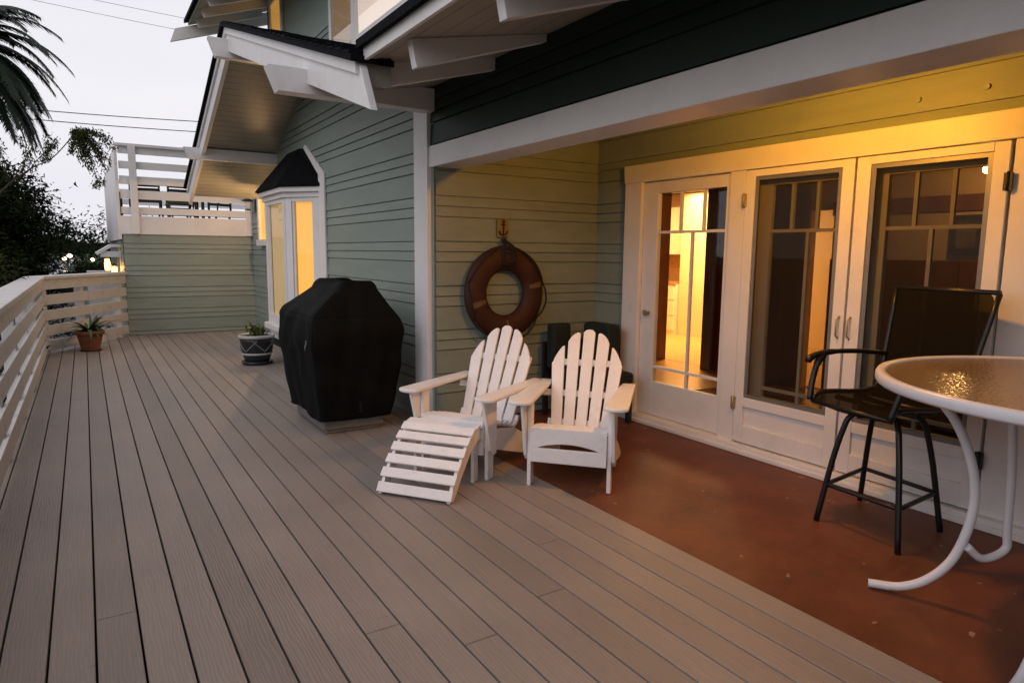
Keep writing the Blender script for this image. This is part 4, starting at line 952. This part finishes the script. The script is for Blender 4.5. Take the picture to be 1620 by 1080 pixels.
# slender tree with a long bare branch and drooping leaf sprays
rnd = random.Random(21)
bt = thing('feathery_tree', 'slender tree with a long bare branch ending in drooping leaf sprays', 'tree', (-1.4, 10.6, -3))
tk = MB(); tk.tube(cr([(-1.4, 10.6, -3), (-1.35, 10.5, -.5), (-1.1, 10.3, 1.3), (-.85, 10.1, 2.0), (-.5, 10.0, 2.36), (-.28, 10, 2.5), (-.12, 10, 2.68), (.0, 10, 2.86), (.012, 10, 2.93)]), [.05, .048, .046, .044, .042]+[max(.006, .040*.90**i) for i in range(36)], 8)
tk.build('trunk', 'bark', bt, world=True)
lf = MB(); tw = MB()
def spray(p, q, sag, nl, ls):
    p = Vector(p); q = Vector(q); pts = [p.lerp(q, t/8)+Vector((0, 0, sag*math.sin(math.pi*t/8))) for t in range(9)]
    tw.tube(pts, .004, 5)
    for i in range(nl):
        t = rnd.random()*8; k = min(7, int(t)); c = pts[k].lerp(pts[k+1], t-k)+Vector((rnd.gauss(0, .022), rnd.gauss(0, .06), rnd.gauss(0, .022))); s_ = ls*rnd.uniform(.6, 1.2)
        a = Vector((rnd.uniform(-.8, .8), rnd.uniform(-1, 1), rnd.uniform(-1.3, -.1))).normalized(); b = a.cross(Vector((rnd.uniform(-1, 1), 1, .3))).normalized()
        lf.add([c-b*s_*.12, c+a*s_*.5-b*s_*.16, c+a*s_, c+a*s_*.5+b*s_*.16], [(0, 1, 2, 3)])
for (q, sag) in (((.38, 10, 2.80), .05), ((.41, 9.9, 2.66), .09), ((.36, 10.1, 2.50), .10), ((.30, 9.9, 2.42), .08), ((.20, 10, 2.30), .07), ((.12, 10.1, 2.42), .04), ((.05, 9.9, 2.52), .02), ((.25, 10, 2.6), .06), ((-.05, 10, 2.60), .0), ((.29, 9.95, 2.52), .08), ((.16, 10.05, 2.50), .05)):
    spray((.0, 10, 2.86), q, sag, 260, .042)
for (p, q, sag) in (((-.30, 10, 2.49), (-.28, 10, 2.78), 0), ((-.45, 10, 2.4), (-.55, 9.9, 2.75), 0), ((-.35, 10, 2.46), (-.18, 10.1, 2.80), .02), ((-.6, 10, 2.25), (-.42, 9.8, 2.62), .05), ((-.7, 10, 2.2), (-.75, 9.8, 2.7), 0), ((-.5, 10, 2.35), (-.20, 10.1, 2.72), .03), ((.28, 9.9, 2.30), (.15, 10, 2.22), 0)):
    spray(p, q, sag, 110, .045)
tw.build('twigs', 'bark', bt, world=True); lf.build('leaves', 'leafolive', bt, world=True)

# palm
pt = thing('palm_tree', 'tall feather palm with drooping fronds at the upper left', 'palm tree', (-2.35, 20, -3))
MB().tube([(-2.35, 20, -3), (-2.3, 20, 1), (-2.3, 20, 5.4)], [.32, .26, .28], 14).build('trunk', 'bark', pt, world=True)
rnd = random.Random(8); cr_ = Vector((-2.3, 20, 5.75)); fm = MB(); rach = MB()
for i in range(64):
    az = rnd.uniform(0, 2*math.pi) if i > 30 else rnd.uniform(-.9, .9); el = rnd.uniform(-.35, 1.25); L = rnd.uniform(2.2, 2.95)
    d = Vector((math.cos(az)*math.cos(el), math.sin(az)*math.cos(el), math.sin(el))); pts = []; p = cr_.copy(); v = d.copy(); n_ = 22
    for k in range(n_):
        pts.append(p.copy()); p = p+v*(L/n_); v = (v+Vector((0, 0, -.105))).normalized()
    rach.tube(pts, [.02*(1-k/n_)+.004 for k in range(n_)], 5)
    for k in range(2, n_):
        t = (pts[k]-pts[k-1]).normalized(); sd = t.cross(Vector((0, 0, 1))).normalized(); ll = .40*math.sin(math.pi*(.15+.8*k/n_))**.6
        for s in (-1, 1):
            for h_ in (0, .25, .5, .75):
                b = pts[k-1].lerp(pts[k], h_); dr = (sd*s+t*.9+Vector((0, 0, -.45+rnd.uniform(-.2, .25)))).normalized(); e = b+dr*ll*rnd.uniform(.8, 1.1); ww = t*.030
                fm.add([b-ww, b+ww, e], [(0, 1, 2)])
rach.build('frond_stem', 'palm', pt, world=True); fm.build('fronds', 'palm', pt, world=True)

# hedge and shrubs beyond the rail
for i, (hx, hy, hz, r_, lb) in enumerate(((-1.2, 15.2, -1.6, 1.2, 'low green shrub below the angled railing'), (-2.3, 7.5, -2.2, .9, 'low green shrub beyond the left railing'))):
    rnd = random.Random(40+i); s = thing('shrub', lb, 'shrub', (hx, hy, -3)); lf = MB()
    cl = [(Vector((hx+rnd.uniform(-1, 1)*r_, hy+rnd.uniform(-1, 1)*r_, hz+rnd.uniform(-.9, .9)*r_*.8)), .35) for _ in range(50)]
    leafcloud(lf, cl, 110, .11, rnd); lf.build('foliage', 'leafolive', s, world=True); MB().tube([(hx, hy, -3), (hx, hy, hz)], [.06, .03]).build('stem', 'bark', s, world=True)

rnd = random.Random(77); s = thing('hedge', 'dark green clipped hedge behind the lower gaps of the angled railing', 'hedge', (-.7, 14.0, -3)); lf = MB()
cl = [(Vector((rnd.uniform(-1.9, .35), rnd.uniform(13.7, 14.3), rnd.uniform(-2.6, .02))), .22) for _ in range(170)]
leafcloud(lf, cl, 90, .08, rnd); lf.build('foliage', 'leafdark', s, world=True); MB().tube([(-.7, 14, -3), (-.7, 14, -.5)], [.05, .02]).build('stem', 'bark', s, world=True)
# ================================================================== NEIGHBOUR'S PATIO BEYOND THE ANGLED RAILING
nb = thing('neighbour_terrace', 'pale raised neighbouring terrace with a low wall seen through the angled railing', 'terrace', (.0, 17, -3))
MB().box(-1.4, .50, 14.6, 18.2, -3, -.05).build('terrace_base', 'concrete', nb, world=True)
MB().box(-1.4, .50, 18.0, 18.12, -.05, .72).build('low_wall', 'white', nb, world=True, bevel=.01)
cb_ = thing('storage_cabinet', 'beige panelled storage cabinet beyond the angled railing', 'cabinet', (.17, 15.9, -.05))
MB().box(.02, .49, 15.6, 16.1, -.049, 1.0).build('cabinet_body', 'rail', cb_, world=True, bevel=.01)
for a, b in ((.03, .25), (.26, .48)): 
    dd = MB().box(a, b, 15.585, 15.599, .0, .95).build('door', 'rail', cb_, world=True, bevel=.006)
bb = thing('portable_barbecue', 'small black barbecue with side shelf beyond the angled railing', 'barbecue', (-.30, 15.7, -.05))
MB().lathe([(.03, .62), (.20, .66), (.25, .78), (.24, .86), (.15, .95), (.03, .97)], (-.30, 15.7, -.05), 24).build('bowl', 'blackmetal', bb, world=True)
for a in (-.44, -.16): MB().tube([(a, 15.7, -.05), (a*.8-.04, 15.7, .62)], .015).build('leg', 'blackmetal', bb, world=True)
MB().box(-.06, .015, 15.6, 15.8, .76, .78).build('side_shelf', 'blackmetal', bb, world=True); MB().box(-.62, -.54, 15.6, 15.8, .76, .78).build('side_shelf', 'blackmetal', bb, world=True)
aw = thing('sloping_canopy', 'small white sloping canopy beside the terrace corner above the glowing lanterns', 'canopy', (.35, 14.2, 1.3))
MB().prism([(.17, 1.37), (.40, 1.52), (.548, 1.52), (.548, 1.48), (.41, 1.47), (.19, 1.33)], 'y', 13.6, 14.9).build('roof', 'white', aw, world=True)
MB().box(.24, .545, 13.62, 13.65, 1.30, 1.40).build('valance', 'white', aw, world=True); MB().box(.50, .53, 13.9, 13.93, -3, 1.45).build('post', 'white', aw, world=True)
for i, (lx, ly, lz, hh, lb) in enumerate(((.355, 14.6, 1.04, .22, 'larger glowing amber lantern under the white canopy'), (.455, 14.4, .99, .13, 'smaller glowing amber lantern at the right under the white canopy'))):
    l_ = thing('glowing_lantern', lb, 'lantern', (lx, ly, lz), 0, 'glowing lanterns beyond the railing')
    MB().lathe([(.035, 0), (.045, .02), (.05, hh*.6), (.035, hh)], (0, 0, .0), 12).build('glass', 'amber', l_)
    MB().lathe([(.055, hh), (.04, hh+.03), (.008, hh+.07)], (0, 0, 0), 12).lathe([(.05, -.012), (.05, 0)], (0, 0, 0), 12).build('cap', 'blackmetal', l_)
    lamp('lantern_light', (lx, ly-.1, lz+.1), 3, (1, .5, .15), .04, parent=l_)
sh_ = thing('lantern_shelf', 'narrow pale shelf on a post carrying the glowing lanterns', 'shelf', (.40, 14.5, -3))
MB().box(.25, .54, 14.3, 14.75, .93, .975).build('shelf_board', 'white', sh_, world=True, bevel=.004); MB().box(.38, .44, 14.48, 14.54, -.5, .93).box(.36, .46, 14.46, 14.56, -3, -.5).build('post', 'white', sh_, world=True)

# distant street: lamps and cars
G = 'street lamps far down the road'
for i, (lx, ly, lz, lb) in enumerate(((-1.75, 115, -1.0+1.3, 'nearest distant street lamp glowing in the gap by the dark trees'), (-2.7, 130, -.3, 'distant street lamp glowing lower and left in the gap'), (1.2, 140, -.6, 'distant street lamp glowing right beside the beige cabinet'))):
    t = thing('street_lamp', lb, 'street lamp', (lx, ly, -3), 0, G)
    MB().tube([(0, 0, 0), (0, 0, lz+3)], [.09, .05], 8).build('pole', 'blackmetal', t)
    MB().lathe([(.08, -.25), (.3, -.1), (.32, .1), (.1, .3)], (0, 0, lz+3), 12).build('lamp_head', 'farlamp', t)
def car(loc, rz, lb):
    t = thing('parked_car', lb, 'car', loc, rz, 'parked cars far down the road')
    MB().prism([(-2.1, .35), (2.1, .35), (2.15, .75), (1.2, .9), (-1.9, .95), (-2.15, .7)], 'y', -.85, .85).build('body', 'carred', t, bevel=.06)
    MB().prism([(-1.6, .93), (.9, .91), (.4, 1.42), (-1.2, 1.44)], 'y', -.74, .74).build('cabin', 'carwin', t, bevel=.05)
    for a in (-1.3, 1.3):
        for b in (-.8, .8): MB().tube([(a, b-.1, .32), (a, b+.1, .32)], .32, 16).build('wheel', 'blackmetal', t)
    for b in (-.6, .6): MB().box(2.13, 2.2, b-.12, b+.12, .6, .74).build('headlight', 'bulb', t); MB().box(-2.2, -2.12, b-.12, b+.12, .62, .76).build('tail_lamp', 'redlight', t)
    return t
car((-2.0, 105, -3), R(-80), 'grey parked car with its lights on in the gap between trees and cabinet')
car((-.2, 120, -3), R(95), 'grey parked car showing red tail lamps beyond the cabinet')

rnd = random.Random(91); lf = MB()
cl = [(Vector((rnd.uniform(-45, 12), rnd.uniform(150, 190), rnd.uniform(-2, 5.5+2.5*math.sin(i*.37)))), 3.0) for i in range(150)]
leafcloud(lf, cl, 60, 1.0, rnd); tag(lf.build('far_off_trees', 'leafdark', recenter=True), kind='stuff')
# power lines
G = 'power lines crossing the sky'
for i, (a, b, lb) in enumerate((((-6, 25, 5.31), (5, 25, 5.37), 'lower of the two dark power lines left of the gable'), ((-6, 25, 5.53), (5, 25, 5.72), 'upper of the two dark power lines left of the gable'),
        ((-9, 25.5, 9.3), (6, 25.5, 8.5), 'faint power line high in the sky, lower of the top pair'), ((-9, 25.5, 9.55), (8, 25.5, 8.9), 'faint power line high in the sky, upper of the top pair'))):
    n_ = 14; pts = [Vector(a).lerp(Vector(b), k/n_)+Vector((0, 0, -.12*math.sin(math.pi*k/n_))) for k in range(n_+1)]
    o = MB().tube(pts, .014 if i < 2 else .006, 6).build('power_line', 'blackmetal', recenter=True); tag(o, lb, 'power line', G)
